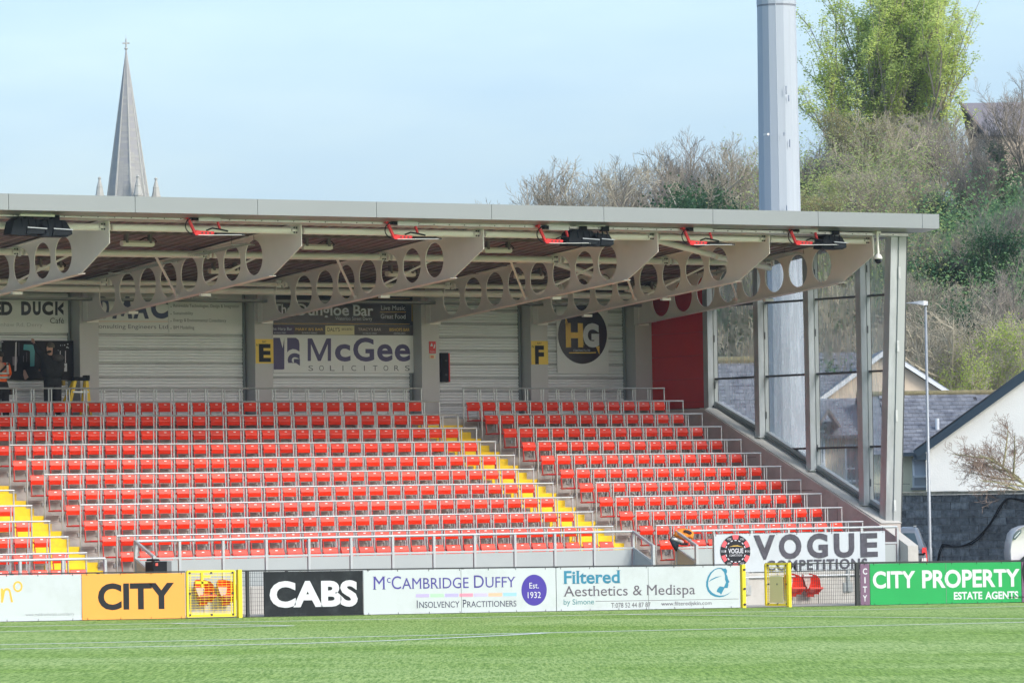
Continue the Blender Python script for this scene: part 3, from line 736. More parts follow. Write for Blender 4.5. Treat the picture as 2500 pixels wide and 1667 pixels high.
# skin clinic board
t = board('white aesthetics clinic board with a blue face-in-a-ring emblem', 1358.5, 1807.5, white_b)
tx('Filtered', 1374.5, 1515, 1392, 1424, YP, teal, t, bold=.022, serif=.05)
tx('Aesthetics & Medispa', 1375.5, 1697, 1428, 1460.5, YP, greyp, t, serif=.035)
tx('by Simone', 1376, 1450, 1461.5, 1479, YP, mat('print_petrol', (.06, .22, .26), .5), t)
put_shape([[(1454, 1466.5), (1803, 1460.6), (1803, 1461.5), (1454, 1467.5)]], YP, greyp, t, 'rule')
tx('T:078 52 44 87 87', 1492, 1588, 1470, 1482, YP, greyp, t); tx('www.filteredjskin.com', 1614, 1737, 1467, 1479.5, YP, greyp, t)
R = lambda x, y: (1600+x*.10204, 1350+y*.10204)
ring = [R(x, y) for x, y in ((1620, 360), (1560, 345), (1480, 350), (1400, 385), (1310, 460), (1250, 560), (1215, 680), (1215, 790), (1250, 900), (1320, 985), (1420, 1035), (1530, 1050), (1640, 1030), (1740, 980), (1830, 895), (1750, 955), (1650, 1000), (1540, 1010), (1450, 990), (1360, 940), (1290, 860), (1262, 770), (1262, 690), (1285, 590), (1340, 480), (1420, 400), (1500, 370), (1580, 372))]
face = [R(x, y) for x, y in ((1560, 350), (1620, 365), (1680, 358), (1712, 400), (1712, 450), (1695, 490), (1725, 555), (1735, 610), (1775, 685), (1745, 705), (1745, 760), (1728, 828), (1655, 828), (1570, 988), (1540, 950), (1465, 915), (1480, 860), (1540, 785), (1640, 805), (1690, 690), (1665, 620), (1665, 540), (1640, 450), (1590, 395))]
hair = [R(x, y) for x, y in ((1262, 690), (1330, 620), (1440, 565), (1600, 538), (1450, 590), (1350, 640))]
for nm, p in (('ring', ring), ('face_emblem', face), ('hairline', hair)): put_shape([p], YP, teal, t, nm)
# strip CITY and green board
t = board('narrow purple board with CITY written downwards beside the green board', 2101, 2123.8, purple_b)
for ch, y in (('C', 1394), ('I', 1415.5), ('T', 1438), ('Y', 1459.5)):
    wd = 10.5 if ch != 'I' else 3; tx(ch, 2111.5-wd/2, 2111.5+wd/2, y-7.5, y+7.5, YP, white_pr, t, bold=.02)
t = board('bright green estate agents board with CITY PROPERTY in white', 2124.5, 2494, green_b)
tx('CITY', 2130.5, 2234.5, 1393, 1435.5, YP, white_pr, t, bold=.03); tx('PROPERTY', 2251, 2489.5, 1389, 1433.5, YP, white_pr, t, bold=.03)
tx('ESTATE', 2328.5, 2398, 1443.5, 1462.5, YP, white_pr, t, bold=.03); tx('AGENTS', 2405, 2486, 1442.5, 1461.5, YP, white_pr, t, bold=.03)
t = board('end of a purple board at the right edge of the photograph', 2495, 2600, purple_b)
tx('C', 2498, 2512, 1385, 1403, YP, white_pr, t, bold=.02)
# seams in the long boards
seam_m = mat('seam_grey', (.22, .24, .25), .7)
for px, pn in ((1126, 'solicitor'), (1583, 'clinic'), (2310, 'green')):
    tgt = [o for o in C.objects if o.get('category') == 'board' and ('insolvency' in o['label'] if pn == 'solicitor' else 'clinic' in o['label'] if pn == 'clinic' else 'green estate' in o['label'])][0]
    xx = onY(px, 1440, YP).x; q = MB(); q.box(xx-.004, xx+.004, YP-.006, YP-.002, gz(xx)+.02, gz(xx)+BT-.01); part('seam', q, seam_m, tgt)
# perimeter fence rail and mesh panels
def fence(name, label, px0, px1, m, posts, grid, top=1.0, cat='fence', frame=None, y=YP+.06, cell=.055, rail=.03):
    xa = onY(px0, 1440, y).x; xb = onY(px1, 1440, y).x
    t = thing(name, label, cat, ((xa+xb)/2, y, gz(xa)))
    q = MB(); q.bar((xa, y, gz(xa)+top), (xb, y, gz(xb)+top), rail, rail); part('top_rail', q, m, t)
    for pxx, wd in posts:
        x = onY(pxx, 1440, y).x; q = MB(); q.box(x-wd/2, x+wd/2, y-.03, y+.03, gz(x)-.02, gz(x)+top-.01); part('post', q, m, t)
    if grid:
        q = MB(); x = xa+.02
        while x < xb: q.bar((x, y-.01, gz(x)+.06), (x, y-.01, gz(x)+top-.02), .0055, .0055, (0, 1, 0)); x += cell
        z = .07
        while z < top: q.bar((xa, y-.014, gz(xa)+z), (xb, y-.014, gz(xb)+z), .0055, .0055); z += cell*1.6
        part('mesh_wire', q, m, t, kind='stuff')
    return t
fence('mesh_fence', 'black wire mesh panel between the yellow gate post and the CABS board', 588, 646, black_r, [(604, .07)], True)
fence('mesh_fence', 'black wire mesh panel in front of red tub seats beside the purple board', 1932, 2102, black_r, [(2093, .11)], True)
fence('perimeter_rail', 'black top rail behind the hotel and orange boards', -160, 452, black_r, [(30, .05), (240, .05)], False)
fence('perimeter_rail', 'black top rail behind the white boards', 646, 1808, black_r, [(700, .05), (900, .05), (1130, .05), (1360, .05), (1600, .05)], False)
fence('perimeter_rail', 'thick black top rail behind the green board', 2102, 2600, black_r, [(2300, .05)], False, rail=.045)
# yellow gate, left
def yellow_gate(label, x0, x1, y0, y1, latch=True):
    g_ = thing('yellow_gate', label, 'gate', (x0, y0, gz(x0)), 'yellow gates in the perimeter fence')
    a = Vector((x0, y0, gz(x0)+.03)); b_ = Vector((x1, y1, gz(x1)+.03)); up = Vector((0, 0, .97))
    for p, q_ in ((a, a+up), (b_, b_+up), (a+Vector((0, 0, .02)), b_+Vector((0, 0, .02))), (a+up, b_+up)):
        q = MB(); q.bar(p, q_, .045, .05, (0, 1, 0) if abs((q_-p).z) > .5 else (0, 0, 1)); part('frame', q, yellow_metal, g_)
    d = b_-a; ln = d.length; dn = d.normalized()
    q = MB()
    for s_ in (.075,): 
        for p, q_ in ((a+dn*s_, a+dn*s_+up), (b_-dn*s_, b_-dn*s_+up), (a+up-Vector((0, 0, s_)), b_+up-Vector((0, 0, s_))), (a+Vector((0, 0, s_)), b_+Vector((0, 0, s_)))): q.bar(p, q_, .012, .014, (0, 1, 0) if abs((q_-p).z) > .5 else (0, 0, 1))
    z = .05
    while z < .95: q.bar(a+Vector((0, 0, z)), b_+Vector((0, 0, z)), .006, .008); z += .055
    s_ = .1
    while s_ < ln: q.bar(a+dn*s_, a+dn*s_+up, .004, .004, (0, 1, 0)); s_ += .11
    part('wire', q, yellow_metal, g_, kind='stuff')
    if latch:
        q = MB(); m0 = a+dn*(ln*.16)+Vector((0, -.02, .73)); q.bar(m0, m0+dn*.30, .04, .05); q.bar(m0+dn*.17+Vector((0, 0, -.1)), m0+dn*.17+Vector((0, 0, .22)), .05, .04, (0, 1, 0)); q.bar(m0+dn*.17+Vector((0, 0, .13)), m0+dn*.38+Vector((0, 0, .13)), .03, .035); part('latch', q, yellow_metal, g_)
    for zz in (.04, .5, .94):
        for s_ in (.05, ln/2, ln-.05):
            q = MB(); c = a+dn*s_+Vector((0, 0, zz)); q.box(c.x-.022, c.x+.022, c.y-.035, c.y-.02, c.z-.02, c.z+.02); part('hinge_bolt', q, dark_m, g_)
    return g_
xg0 = onY(457, 1440, YP).x; xg1 = onY(572, 1440, YP).x
yellow_gate('closed yellow mesh gate between the orange board and the black mesh panel', xg0, xg1, YP, YP)
x = onY(584, 1440, YP).x
q = MB(); q.box(x-.045, x+.045, YP-.05, YP+.05, gz(x), gz(x)+1.03); solo('gate_post', q, yellow_metal, 'yellow gate post next to the closed yellow gate', 'post', base=(x, YP, gz(x)))
x = onY(1814, 1440, YP).x
gp = thing('gate_post', 'yellow gate post at the right end of the clinic board', 'post', (x, YP, gz(x)))
q = MB(); q.box(x-.045, x+.045, YP-.05, YP+.05, gz(x), gz(x)+1.0); part('post', q, yellow_metal, gp)
for zz in (.08, .44, .88): q = MB(); q.tube((x, YP-.05, gz(x)+zz), (x, YP-.075, gz(x)+zz), .03, n=8); part('hinge', q, dark_m, gp)
p0 = onY(1925, 1440, YP); p1 = onZ = None
g2 = yellow_gate('yellow gate panel standing open beside the mesh panel near the white banner', p0.x-.02, p0.x-.02-.22, YP, YP+.55, latch=False)
q = MB(); q.hexa([(p0.x-.09, YP+.1, gz(p0.x)+.1), (p0.x-.082, YP+.1, gz(p0.x)+.1), (p0.x-.20, YP+.45, gz(p0.x)+.1), (p0.x-.208, YP+.45, gz(p0.x)+.1)], [(p0.x-.09, YP+.1, gz(p0.x)+.72), (p0.x-.082, YP+.1, gz(p0.x)+.72), (p0.x-.20, YP+.45, gz(p0.x)+.72), (p0.x-.208, YP+.45, gz(p0.x)+.72)]); part('sign_plate', q, mat('plate_cream', (.75, .66, .30), .5), g2)
q = MB(); q.box(p0.x-.03, p0.x+.05, YP-.05, YP+.05, gz(p0.x), gz(p0.x)+1.03); solo('gate_post', q, yellow_metal, 'yellow post carrying the open gate panel', 'post', base=(p0.x, YP, 0))

# ================================================================== white banner on the right barrier
YV = -9.36
vb = thing('hanging_banner', 'large white banner with the word VOGUE tied to the right-hand barrier', 'banner', (4.1, YV, .84))
xa = onY(1744, 1345, YV).x; xb = onY(2161, 1340, YV).x; zt0 = onY(1744, 1304, YV).z; zt1 = onY(2161, 1295, YV).z; zb0 = onY(1900, 1394, YV).z
q = MB(); n = 24
for i in range(n):
    a = xa+(xb-xa)*i/n; c = xa+(xb-xa)*(i+1)/n; ya = YV+.006*math.sin(i*1.3); yc = YV+.006*math.sin((i+1)*1.3)
    q.quad((a, ya, zb0), (c, yc, zb0), (c, yc, zt0), (a, ya, zt0))
me = q.mesh('sheet', wloc(vb)); bm = bmesh.new(); bm.from_mesh(me); bmesh.ops.remove_doubles(bm, verts=bm.verts, dist=1e-4); bm.to_mesh(me); bm.free(); link('sheet', me, white_b, vb)
vt = lambda *a, **k: put_text(*a, lift=.014, **k)
vink = mat('print_slate', (.055, .055, .075), .5, 0, .35, 12)
for ch, a, b2, yt, yb2 in (('V', 1840, 1892, 1305.5, 1365), ('O', 1901, 1956, 1302.5, 1364), ('G', 1969.5, 2020.5, 1301, 1362), ('U', 2035.5, 2085, 1301, 1361), ('E', 2100.5, 2142, 1300.5, 1359)): vt(ch, a, b2, yt, yb2, YV, vink, vb, bold=.04)
vt('COMPETITIONS', 1870.5, 2117, 1364.5, 1390.5, YV, vink, vb, bold=.03, space=1.15)
cx, cy, rx, ry = 1795, 1345, 36.5, 40
def sect(r0, r1, a0, a1): return [(cx+rx*r1*math.cos(a), cy+ry*r1*math.sin(a)) for a in [a0+(a1-a0)*k/8 for k in range(9)]]+[(cx+rx*r0*math.cos(a), cy+ry*r0*math.sin(a)) for a in [a1-(a1-a0)*k/8 for k in range(9)]]
put_shape([[(cx+rx*math.cos(2*PI*k/48), cy+ry*math.sin(2*PI*k/48)) for k in range(48)]], YV, ink, vb, 'chip_disc', lift=.010)
pinkr = mat('print_coral', (.75, .09, .11), .5)
for k in range(6):
    a = -PI/2+k*PI/3; put_shape([sect(.74, .99, a-.22, a+.22)], YV, pinkr, vb, 'chip_segment', lift=.013)
for k in range(16):
    a = k*PI/8; put_shape([sect(.64, .70, a-.10, a+.10)], YV, white_pr, vb, 'chip_dash', lift=.013)
put_text('VOGUE', 1777, 1814, 1338, 1350, YV, white_pr, vb, bold=.02, lift=.015); put_text('COMPETITIONS', 1780, 1811, 1352.5, 1357.5, YV, white_pr, vb, lift=.015)
put_shape([[(1778, 1334.5), (1790, 1331), (1800, 1330.5), (1815, 1335), (1800, 1332.5), (1788, 1333)]], YV, gold, vb, 'car_swoosh', lift=.015)
for k in range(6):
    a = -PI/2+PI/6+k*PI/3; X_, Y_ = cx+rx*.86*math.cos(a), cy+ry*.86*math.sin(a); put_text('VOGUE', X_-5, X_+5, Y_-2.5, Y_+2.5, YV, white_pr, vb, lift=.016)
for px in (1747, 1830, 1896, 1945, 2030, 2100, 2155):
    p = onY(px, 1300, YV); q = MB(); q.tube((p.x, YV-.01, zt0-.04), (p.x+.02, YV+.03, 1.83), .006, n=5); part('tie', q, dark_m, vb)

# ================================================================== tub seats behind the gates
def tub(label, X, z0, y=-9.72):
    s_ = thing('tub_seat', label, 'seat', (X, y, z0), 'red tub seats on the front wall')
    q = MB(); nu, nv = 15, 15; W_ = .235; Hh = .50
    def shell(off):
        g_ = []
        for j in range(nv):
            v = j/(nv-1); z = Hh*v
            hw = W_*(.62+.38*math.sin(min(1, v*1.5)*PI/2))*(1 if v < .84 else math.sqrt(max(0, 1-((v-.84)/.16)**2*.35)))
            if v < .12: hw = W_*.45
            r_ = []
            for i in range(nu):
                u = -1+2*i/(nu-1); y_ = -.19*(1-abs(u)**2.2)*(.45+.55*math.sin(v*PI))*-1-.20*abs(u)**3*(1-v*.5)
                r_.append((X+hw*u, y+y_+.03-.10*(1-v)+off, z0+z-.05*abs(u)**3*(v > .8)))
            g_.append(r_)
        return g_
    a = shell(0); b2 = shell(.03)
    for g_, fl_ in ((a, 0), (b2, 1)):
        i0 = len(q.v)
        for r_ in g_: q.v += r_
        for j in range(nv-1):
            for i in range(nu-1): k = i0+j*nu+i; q.f.append((k, k+1, k+nu+1, k+nu) if not fl_ else (k, k+nu, k+nu+1, k+1))
    part('shell', q, seat_red, s_, smooth=True, fix=False)
    q = MB(); q.prismX([(y-.12, z0+.10), (y-.30, z0+.17), (y-.31, z0+.13), (y-.14, z0+.05)], X-.20, X+.20); part('arm_lip', q, seat_red, s_)
    q = MB(); q.prismX([(y-.06, z0-.06), (y-.12, z0+.12), (y-.09, z0+.13), (y-.02, z0-.05)], X-.10, X+.10); part('tongue', q, seat_red, s_)
    for sx in (-.12, .12): q = MB(); q.tube((X+sx, y+.1, z0+.06), (X+sx, y-.05, z0-.07), .014, n=6); part('bracket', q, galv, s_)
for px, lb in ((493, 'left one of the two red tub seats seen through the closed yellow gate'), (548, 'right one of the two red tub seats seen through the closed yellow gate')):
    p = onY(px, 1472, -9.72); tub(lb, p.x, p.z+.02)
for px, lb in ((1932, 'red tub seat half hidden by the open yellow gate panel'), (1975, 'red tub seat fully visible through the right mesh panel')):
    p = onY(px, 1452, -9.72); tub(lb, p.x, p.z+.02)
# galvanised brackets of the right barrier on the front wall
for px in (1822, 2070, 2150):
    p = onY(px, 1400, -9.64); q = MB(); q.box(p.x-.04, p.x+.04, -9.68, -9.63, .30, .82); q.box(p.x-.14, p.x+.14, -9.645, -9.632, .28, .52)
    solo('rail_bracket', q, galv, {1822: 'galvanised bracket on the wall between the two yellow posts', 2070: 'galvanised bracket on the wall behind the mesh panel', 2150: 'galvanised bracket on the wall behind the purple strip board'}[px], 'bracket', 'brackets on the front wall', base=(p.x, -9.64, .3))
q = MB(); q.tube((.8, -9.66, .70), (7.3, -9.66, .70), .025, n=8); solo('wall_rail', q, galv, 'horizontal galvanised pipe along the front wall under the white banner', 'pipe', base=(4, -9.66, .7))

# black case on the barrier corner
p = onY(402, 1385, -10.2)
cs = thing('equipment_case', 'black equipment case standing by the left end of the long barrier', 'case', (p.x, -10.2, .9))
xl = onY(366, 1385, -10.2).x; xr = onY(411, 1385, -10.2).x; zt = onY(385, 1369, -10.2).z
q = MB(); q.box(xl, xr-.12, -10.35, -10.0, zt-.35, zt-.01); q.prismX([(-10.35, zt), (-10.3, zt+.05), (-10.05, zt+.05), (-10.0, zt)], xl+.02, xl+.17); part('body', q, black_p, cs)
q = MB(); q.box(xr-.12, xr, -10.34, -10.02, zt-.35, zt-.005); part('lid', q, mat('case_grey', (.14, .15, .16), .5), cs)
q = MB(); q.box(xl+.05, xl+.11, -10.36, -10.351, zt-.10, zt-.04); part('sticker', q, mat('sticker', (.65, .08, .06), .5), cs)
q = MB(); q.box(xl-.02, xr+.05, -10.35, -9.95, .3, zt-.35); solo('crate', q, black_p, 'dark crate under the black equipment case behind the orange board', 'crate', base=(xl, -10.2, .3))

# orange jacket over the rail
p = onY(1672, 1305, -9.32)
jk = thing('work_jacket', 'orange and navy high-visibility jacket hanging over the barrier corner', 'jacket', (p.x, -9.32, 1.5))
def blob(outline, y0, y1, puff=.03, seed=1):
    rnd = random.Random(seed)
    pts = [onY(x, y, (y0+y1)/2) for x, y in outline]; cx_ = sum(p_.x for p_ in pts)/len(pts); cz_ = sum(p_.z for p_ in pts)/len(pts)
    q = MB(); n = len(pts); rings = []
    for f_, yy in ((.3, y0-puff), (.72, y0-puff*.6), (1., (y0+y1)/2), (.72, y1+puff*.6), (.3, y1+puff)):
        rings.append([(cx_+(p_.x-cx_)*f_, yy+rnd.uniform(-.012, .012), cz_+(p_.z-cz_)*f_) for p_ in pts])
    for r_ in rings: q.v += r_
    for j in range(4):
        for i in range(n): q.f.append((j*n+i, j*n+(i+1) % n, (j+1)*n+(i+1) % n, (j+1)*n+i))
    q.f.append(tuple(range(n))); q.f.append(tuple(4*n+i for i in range(n))); return q
J = lambda x, y: (1440+x*.1594, 1150+y*.1594)
hiv = mat('hi_vis_orange', (.95, .26, .015), .7, 0, .12, 25, .5, 18, bdist=.02); navyc = mat('cloth_navy', (.02, .035, .05), .85, 0, .3, 20)
reflm = mat('reflective_tape', (.50, .52, .52), .35, .3)
part('body', blob([J(*p_) for p_ in ((1280, 980), (1310, 920), (1370, 880), (1450, 875), (1530, 885), (1580, 925), (1590, 970), (1570, 1010), (1580, 1045), (1480, 1010), (1440, 1060), (1380, 1035), (1300, 1000))], -9.42, -9.26, .05, 2), hiv, jk, smooth=True)
part('lining', blob([J(*p_) for p_ in ((1430, 905), (1460, 893), (1510, 900), (1560, 925), (1572, 950), (1540, 968), (1490, 950), (1450, 930))], -9.50, -9.47, .01, 3), mat('lining_dark', (.03, .015, .02), .9), jk, smooth=True)
part('tape', blob([J(*p_) for p_ in ((1240, 1020), (1290, 1005), (1370, 1040), (1430, 1065), (1420, 1110), (1340, 1085), (1250, 1050))], -9.44, -9.36, .02, 4), reflm, jk, smooth=True)
part('hem', blob([J(*p_) for p_ in ((1215, 1050), (1260, 990), (1300, 1010), (1250, 1045), (1340, 1080), (1440, 1105), (1520, 1095), (1510, 1135), (1400, 1130), (1320, 1110), (1320, 1230), (1270, 1160))], -9.42, -9.32, .02, 5), navyc, jk, smooth=True)
part('sleeve_cuff', blob([J(*p_) for p_ in ((1440, 1060), (1480, 1050), (1515, 1075), (1500, 1100), (1450, 1098))], -9.48, -9.42, .03, 6), mat('cuff_red', (.80, .06, .02), .7), jk, smooth=True)

# ================================================================== shutter banners and signs
YS = 1.885
def panel(name, label, cat, px0, px1, yt, yb, m, Y=YS, thick=.012, group=None):
    xm = (px0+px1)/2; xa = onY(px0, (yt+yb)/2, Y).x; xb = onY(px1, (yt+yb)/2, Y).x; zt = onY(xm, yt, Y).z; zb2 = onY(xm, yb, Y).z
    t = thing(name, label, cat, ((xa+xb)/2, Y, zb2), group)
    q = MB(); q.box(xa, xb, Y, Y+thick, zb2, zt); part('panel', q, m, t); return t
SG = 'banners and boards on the shutters'
dk_ink = mat('print_dark', (.018, .022, .040), .45)
t = panel('shop_banner', 'white cafe banner with bold black DUCK lettering on the left shutter', 'banner', -130, 166, 715.5, 811.5, white_s, group=SG)
put_text('ED', -16, 30, 736, 769.5, YS, dk_ink, t, bold=.05); 
for ch, a, b2 in (('D', 51.5, 76), ('U', 80, 99.5), ('C', 102.5, 129.5)): put_text(ch, a, b2, 736, 769.5, YS, dk_ink, t, bold=.06)
put_shape([[(134.5, 736), (140.5, 736), (140.5, 769.5), (134.5, 769.5)], [(141, 751), (155, 737), (155, 748), (149, 753), (155, 758.5), (155, 769.5), (141, 755.5)]], YS, dk_ink, t, 'lettering')
put_text('Café', 122, 156, 776, 789.5, YS, dk_ink, t)
put_text('Greenhaw Rd, Derry', -32, 103.5, 787.5, 800, YS, mat('print_fade', (.42, .43, .45), .5), t)
navy2 = mat('print_blue_navy', (.035, .05, .13), .5)
t = panel('shop_banner', 'white consulting engineers banner with big navy letters behind the roof beam', 'banner', 240, 411, 716, 812, white_s, group=SG)
for ch, a, b2 in (('D', 244, 266.5), ('A', 325, 363), ('C', 368, 410)): put_text(ch, a, b2, 724, 778, YS, navy2, t, bold=.05)
put_shape([[(274, 778), (283, 724), (293, 724), (299, 752), (306, 724), (316, 724), (323, 778), (313, 778), (309.5, 748), (302, 772), (296, 772), (288.5, 748), (284, 778)]], YS, navy2, t, 'lettering')
put_text('Consulting Engineers Ltd', 228, 410, 792, 805, YS, mat('print_greyblue', (.10, .11, .17), .5), t)
put_shape([[(241, 784), (410, 784.5), (410, 785.4), (241, 785)]], YS, mat('rule_orange', (.75, .33, .15), .5), t, 'rule')
t = panel('shop_banner', 'white board listing engineering services in five lines', 'board', 412, 591, 718, 813, white_s, group=SG)
gl_ = mat('print_charcoal', (.09, .10, .13), .5)
for s_, a, b2, y in (('Mechanical & Electrical Design', 423, 529, 730.5), ('Renewable Technologies, Design & Integration', 423, 583.5, 748), ('Sustainability', 423, 471, 765.5), ('Energy & Environmental Consultancy', 423.5, 552, 783), ('BIM Modelling', 423.5, 474, 800.5)):
    put_text(s_, a, b2, y-5.0, y+5.0, YS, gl_, t); put_shape([ell(417.3, y+1, 1.3, 1.3, 8)], YS, gl_, t, 'bullet')
blk_s = mat('banner_black', (.016, .020, .024), .25, 0, .3, 4, .15, 5, stretch=(1, 1, 4), bdist=.02)
t = panel('pub_banner', 'black Dungloe Bar banner with white serif lettering above the solicitors banner', 'banner', 667, 1009, 722, 793, blk_s, group=SG)
put_text('The', 669, 713, 742, 768, YS, white_pr, t, bold=.015, serif=.04)
put_text('Dungloe', 724, 851.5, 742, 779, YS, white_pr, t, bold=.015, serif=.04); put_text('Bar', 861, 911, 744.5, 771.5, YS, white_pr, t, bold=.015, serif=.04)
put_text('Waterloo Street Derry', 818, 908.5, 773.5, 784, YS, white_pr, t, serif=.03)
put_text('Live Music', 930, 989, 746, 757, YS, white_pr, t, serif=.03); put_text('Great Food', 929.5, 990, 766.5, 778, YS, white_pr, t, serif=.03)
put_shape([[(928, 761.2), (991, 761.2), (991, 762.2), (928, 762.2)]], YS, gold, t, 'rule')
for p in ([(668, 789.5), (1000, 790.5), (1000, 791.3), (668, 790.4)], [(840, 727.5), (1000, 728.5), (1000, 729.3), (840, 728.4)], [(1005.5, 735), (1006.5, 735), (1006.5, 784), (1005.5, 784)]): put_shape([p], YS, gold, t, 'gold_line')
t = panel('pub_strip', 'narrow strip naming five pubs under the black bar banner', 'banner', 667, 1009, 793.5, 817.5, mat('strip_brown', (.05, .045, .05), .4), group=SG)
put_shape([rect(794, 865, 795, 817)], YS, mat('strip_cream', (.66, .60, .36), .5), t, 'cream_field', lift=.003)
put_shape([rect(667, 718, 794, 817)], YS, mat('strip_purple', (.05, .035, .10), .5), t, 'purple_field', lift=.003)
for s_, a, b2, yt, yb, m_ in (('The Harp Bar', 660, 713, 799, 808, white_pr), ('MARY B\'S BAR', 721.5, 788.5, 800.5, 807, gold), ('DALY\'S', 799, 829, 799, 809, ink), ('BAR & BISTRO', 834, 860, 800.5, 806.5, ink), ('TRACY\'S BAR', 874, 930, 800.5, 807.5, mat('print_rose', (.62, .50, .42), .5)), ('BISHOPS BAR', 950.5, 999.5, 801, 808.5, gold),
                             ('WATERLOO STREET', 668, 698, 811, 814.5, white_pr), ('ELMWOOD TERRACE', 737, 774, 811, 814.5, white_pr), ('WATERLOO STREET', 885, 920, 812, 815.5, white_pr), ('CENTRAL DRIVE', 961, 989, 812, 815.5, white_pr)):
    put_text(s_, a, b2, yt, yb, YS, m_, t, lift=.007)
mcg = mat('print_indigo', (.055, .045, .15), .5)
t = panel('solicitors_banner', 'white solicitors banner with large indigo McGee lettering', 'banner', 667, 1011, 818, 910, white_s, group=SG)
for ch, a, b2, yt, yb in (('c', 817.5, 855.5, 840, 882.5), ('G', 862, 913, 824, 882.5), ('e', 920.5, 958.5, 840, 882.5), ('e', 963.5, 1001.5, 840, 882.5)): put_text(ch, a, b2, yt, yb, YS, mcg, t, bold=.025)
put_shape([[(751, 881), (751, 826), (762, 826), (779.5, 866), (797, 826), (808, 826), (808, 881), (800, 881), (800, 840), (783, 881), (776, 881), (759, 840), (759, 881)]], YS, mcg, t, 'lettering')
for i, ch in enumerate('SOLICITORS'):
    xx = 758.5+i*26.2; wd = 11.5 if ch != 'I' else 2.2; put_text(ch, xx-wd/2, xx+wd/2, 892, 905, YS, gl_, t)
put_shape([[(667, 824.5), (683, 824.5), (690, 850), (694, 824.5), (694, 901), (690, 902), (668, 902)]], YS, mcg, t, 'emblem')
put_shape([[(701, 824.5), (722, 824.5), (729, 830), (731, 840), (731, 858), (722, 853), (714, 852), (706, 855), (701, 860)]], YS, mcg, t, 'emblem')
put_text('G', 702, 732, 862, 896, YS, mcg, t, bold=.08)
blk_h = mat('print_gloss_black', (.012, .013, .018), .25)
t = panel('contracts_banner', 'white banner with a black disc and gold H beside white G', 'banner', 1359, 1485, 734, 911, white_s, group=SG)
put_shape([[(1422+60*math.cos(2*PI*k/48), 817+71*math.sin(2*PI*k/48)) for k in range(48)]], YS, blk_h, t, 'disc')
put_text('H', 1381, 1423, 789, 848, YS, gold, t, bold=.05, lift=.007); put_text('G', 1423, 1462, 789, 848, YS, white_pr, t, bold=.06, lift=.008)
put_shape([[(1380, 790), (1380, 773), (1391, 800)], [(1454, 845), (1463, 845), (1463, 866)]], YS, gold, t, 'emblem', lift=.007)
put_text('&', 1412, 1426, 828, 842, YS, gold, t, bold=.03, lift=.012); put_text('CONTRACTS LTD', 1400, 1440, 853, 858, YS, white_pr, t, lift=.007)
put_shape([[(1389, 860), (1454, 859.5), (1454, 862.5), (1389, 862.5)]], YS, gold, t, 'rule', lift=.007)
# bay letters on the columns
yel = mat('sign_yellow', (.80, .55, .07), .5)
YC_ = 1.488
t = panel('bay_sign', 'yellow sign with the bay letter E on a grey column', 'sign', 624.5, 667.5, 827.5, 887, yel, Y=YC_); put_text('E', 632, 661, 839.5, 883.5, YC_, ink, t, bold=.045); put_text('BAY', 640.5, 650, 831.5, 836.5, YC_, ink, t); put_text('N', 625.5, 630, 839, 845, YC_, ink, t)
t = panel('bay_sign', 'yellow sign with the bay letter F on a grey column', 'sign', 1297.5, 1338, 832, 889.5, yel, Y=YC_); put_text('F', 1306, 1328, 843.5, 889, YC_, ink, t, bold=.045); put_text('BAY', 1312, 1322, 835.5, 840.5, YC_, ink, t); put_text('N', 1298.5, 1303.5, 843, 849, YC_, ink, t)
t = panel('fire_sign', 'small red fire point sign on the column left of the door cabinet', 'sign', 1048, 1064, 833, 862.5, mat('sign_red', (.62, .03, .03), .5), Y=YC_)
put_shape([[(1050, 845), (1054, 836), (1057, 845)], [(1058, 850), (1060, 840), (1062.5, 842), (1061, 850)]], YC_, white_pr, t, 'flame'); put_text('Fire point', 1049.5, 1062.5, 856, 860.5, YC_, white_pr, t)
t = panel('notice', 'small cream notice under the red fire sign', 'sign', 1049, 1063, 866, 875.5, mat('notice_cream', (.70, .60, .40), .5), Y=YC_); put_shape([rect(1051, 1059, 868, 874)], YC_, mat('notice_red', (.62, .20, .12), .5), t, 'print')
# cabinet
xa = onY(1077, 895, 1.8).x; xb = onY(1096.5, 895, 1.8).x; zt = onY(1087, 861, 1.8).z; zb2 = onY(1087, 932, 1.8).z
cb = thing('hose_cabinet', 'narrow black and red fire cabinet on the shutter beside the column', 'cabinet', ((xa+xb)/2, 1.8, zb2))
q = MB(); q.box(xa, xb-.03, 1.78, 1.93, zb2, zt); part('case', q, black_p, cb)
q = MB(); q.box(xb-.03, xb, 1.76, 1.93, zb2-.005, zt-.01); part('edge', q, mat('cab_red', (.65, .02, .02), .4), cb)
for zz in (.16, .52): q = MB(); q.box(xa+.10, xa+.17, 1.765, 1.78, zb2+zz, zb2+zz+.045); part('latch', q, dark_m, cb)

# dark picture banner the men are hanging
YK = 1.80
t = panel('picture_banner', 'dark picture banner being hung on the left shutter by two men', 'banner', 5, 179.5, 831.5, 928, mat('banner_night', (.004, .005, .010), .5, 0, .3, 3, spec=.2), Y=YK)
tealp = mat('print_bright_teal', (.03, .33, .38), .4); pale = mat('print_pale', (.55, .52, .56), .5); mauve = mat('print_dusky', (.16, .13, .17), .5)
K = lambda x, y: (x*.12116, 820+y*.12116)
put_shape([[K(*p_) for p_ in ((480, 170), (640, 175), (690, 200), (700, 290), (690, 610), (605, 615), (605, 310), (570, 290), (470, 280))]], YK, tealp, t, 'print')
put_shape([[K(*p_) for p_ in ((310, 130), (335, 120), (330, 700), (290, 710))]], YK, pale, t, 'print'); put_shape([[K(*p_) for p_ in ((250, 420), (345, 410), (355, 500), (330, 600), (255, 590))]], YK, mauve, t, 'print', lift=.002)
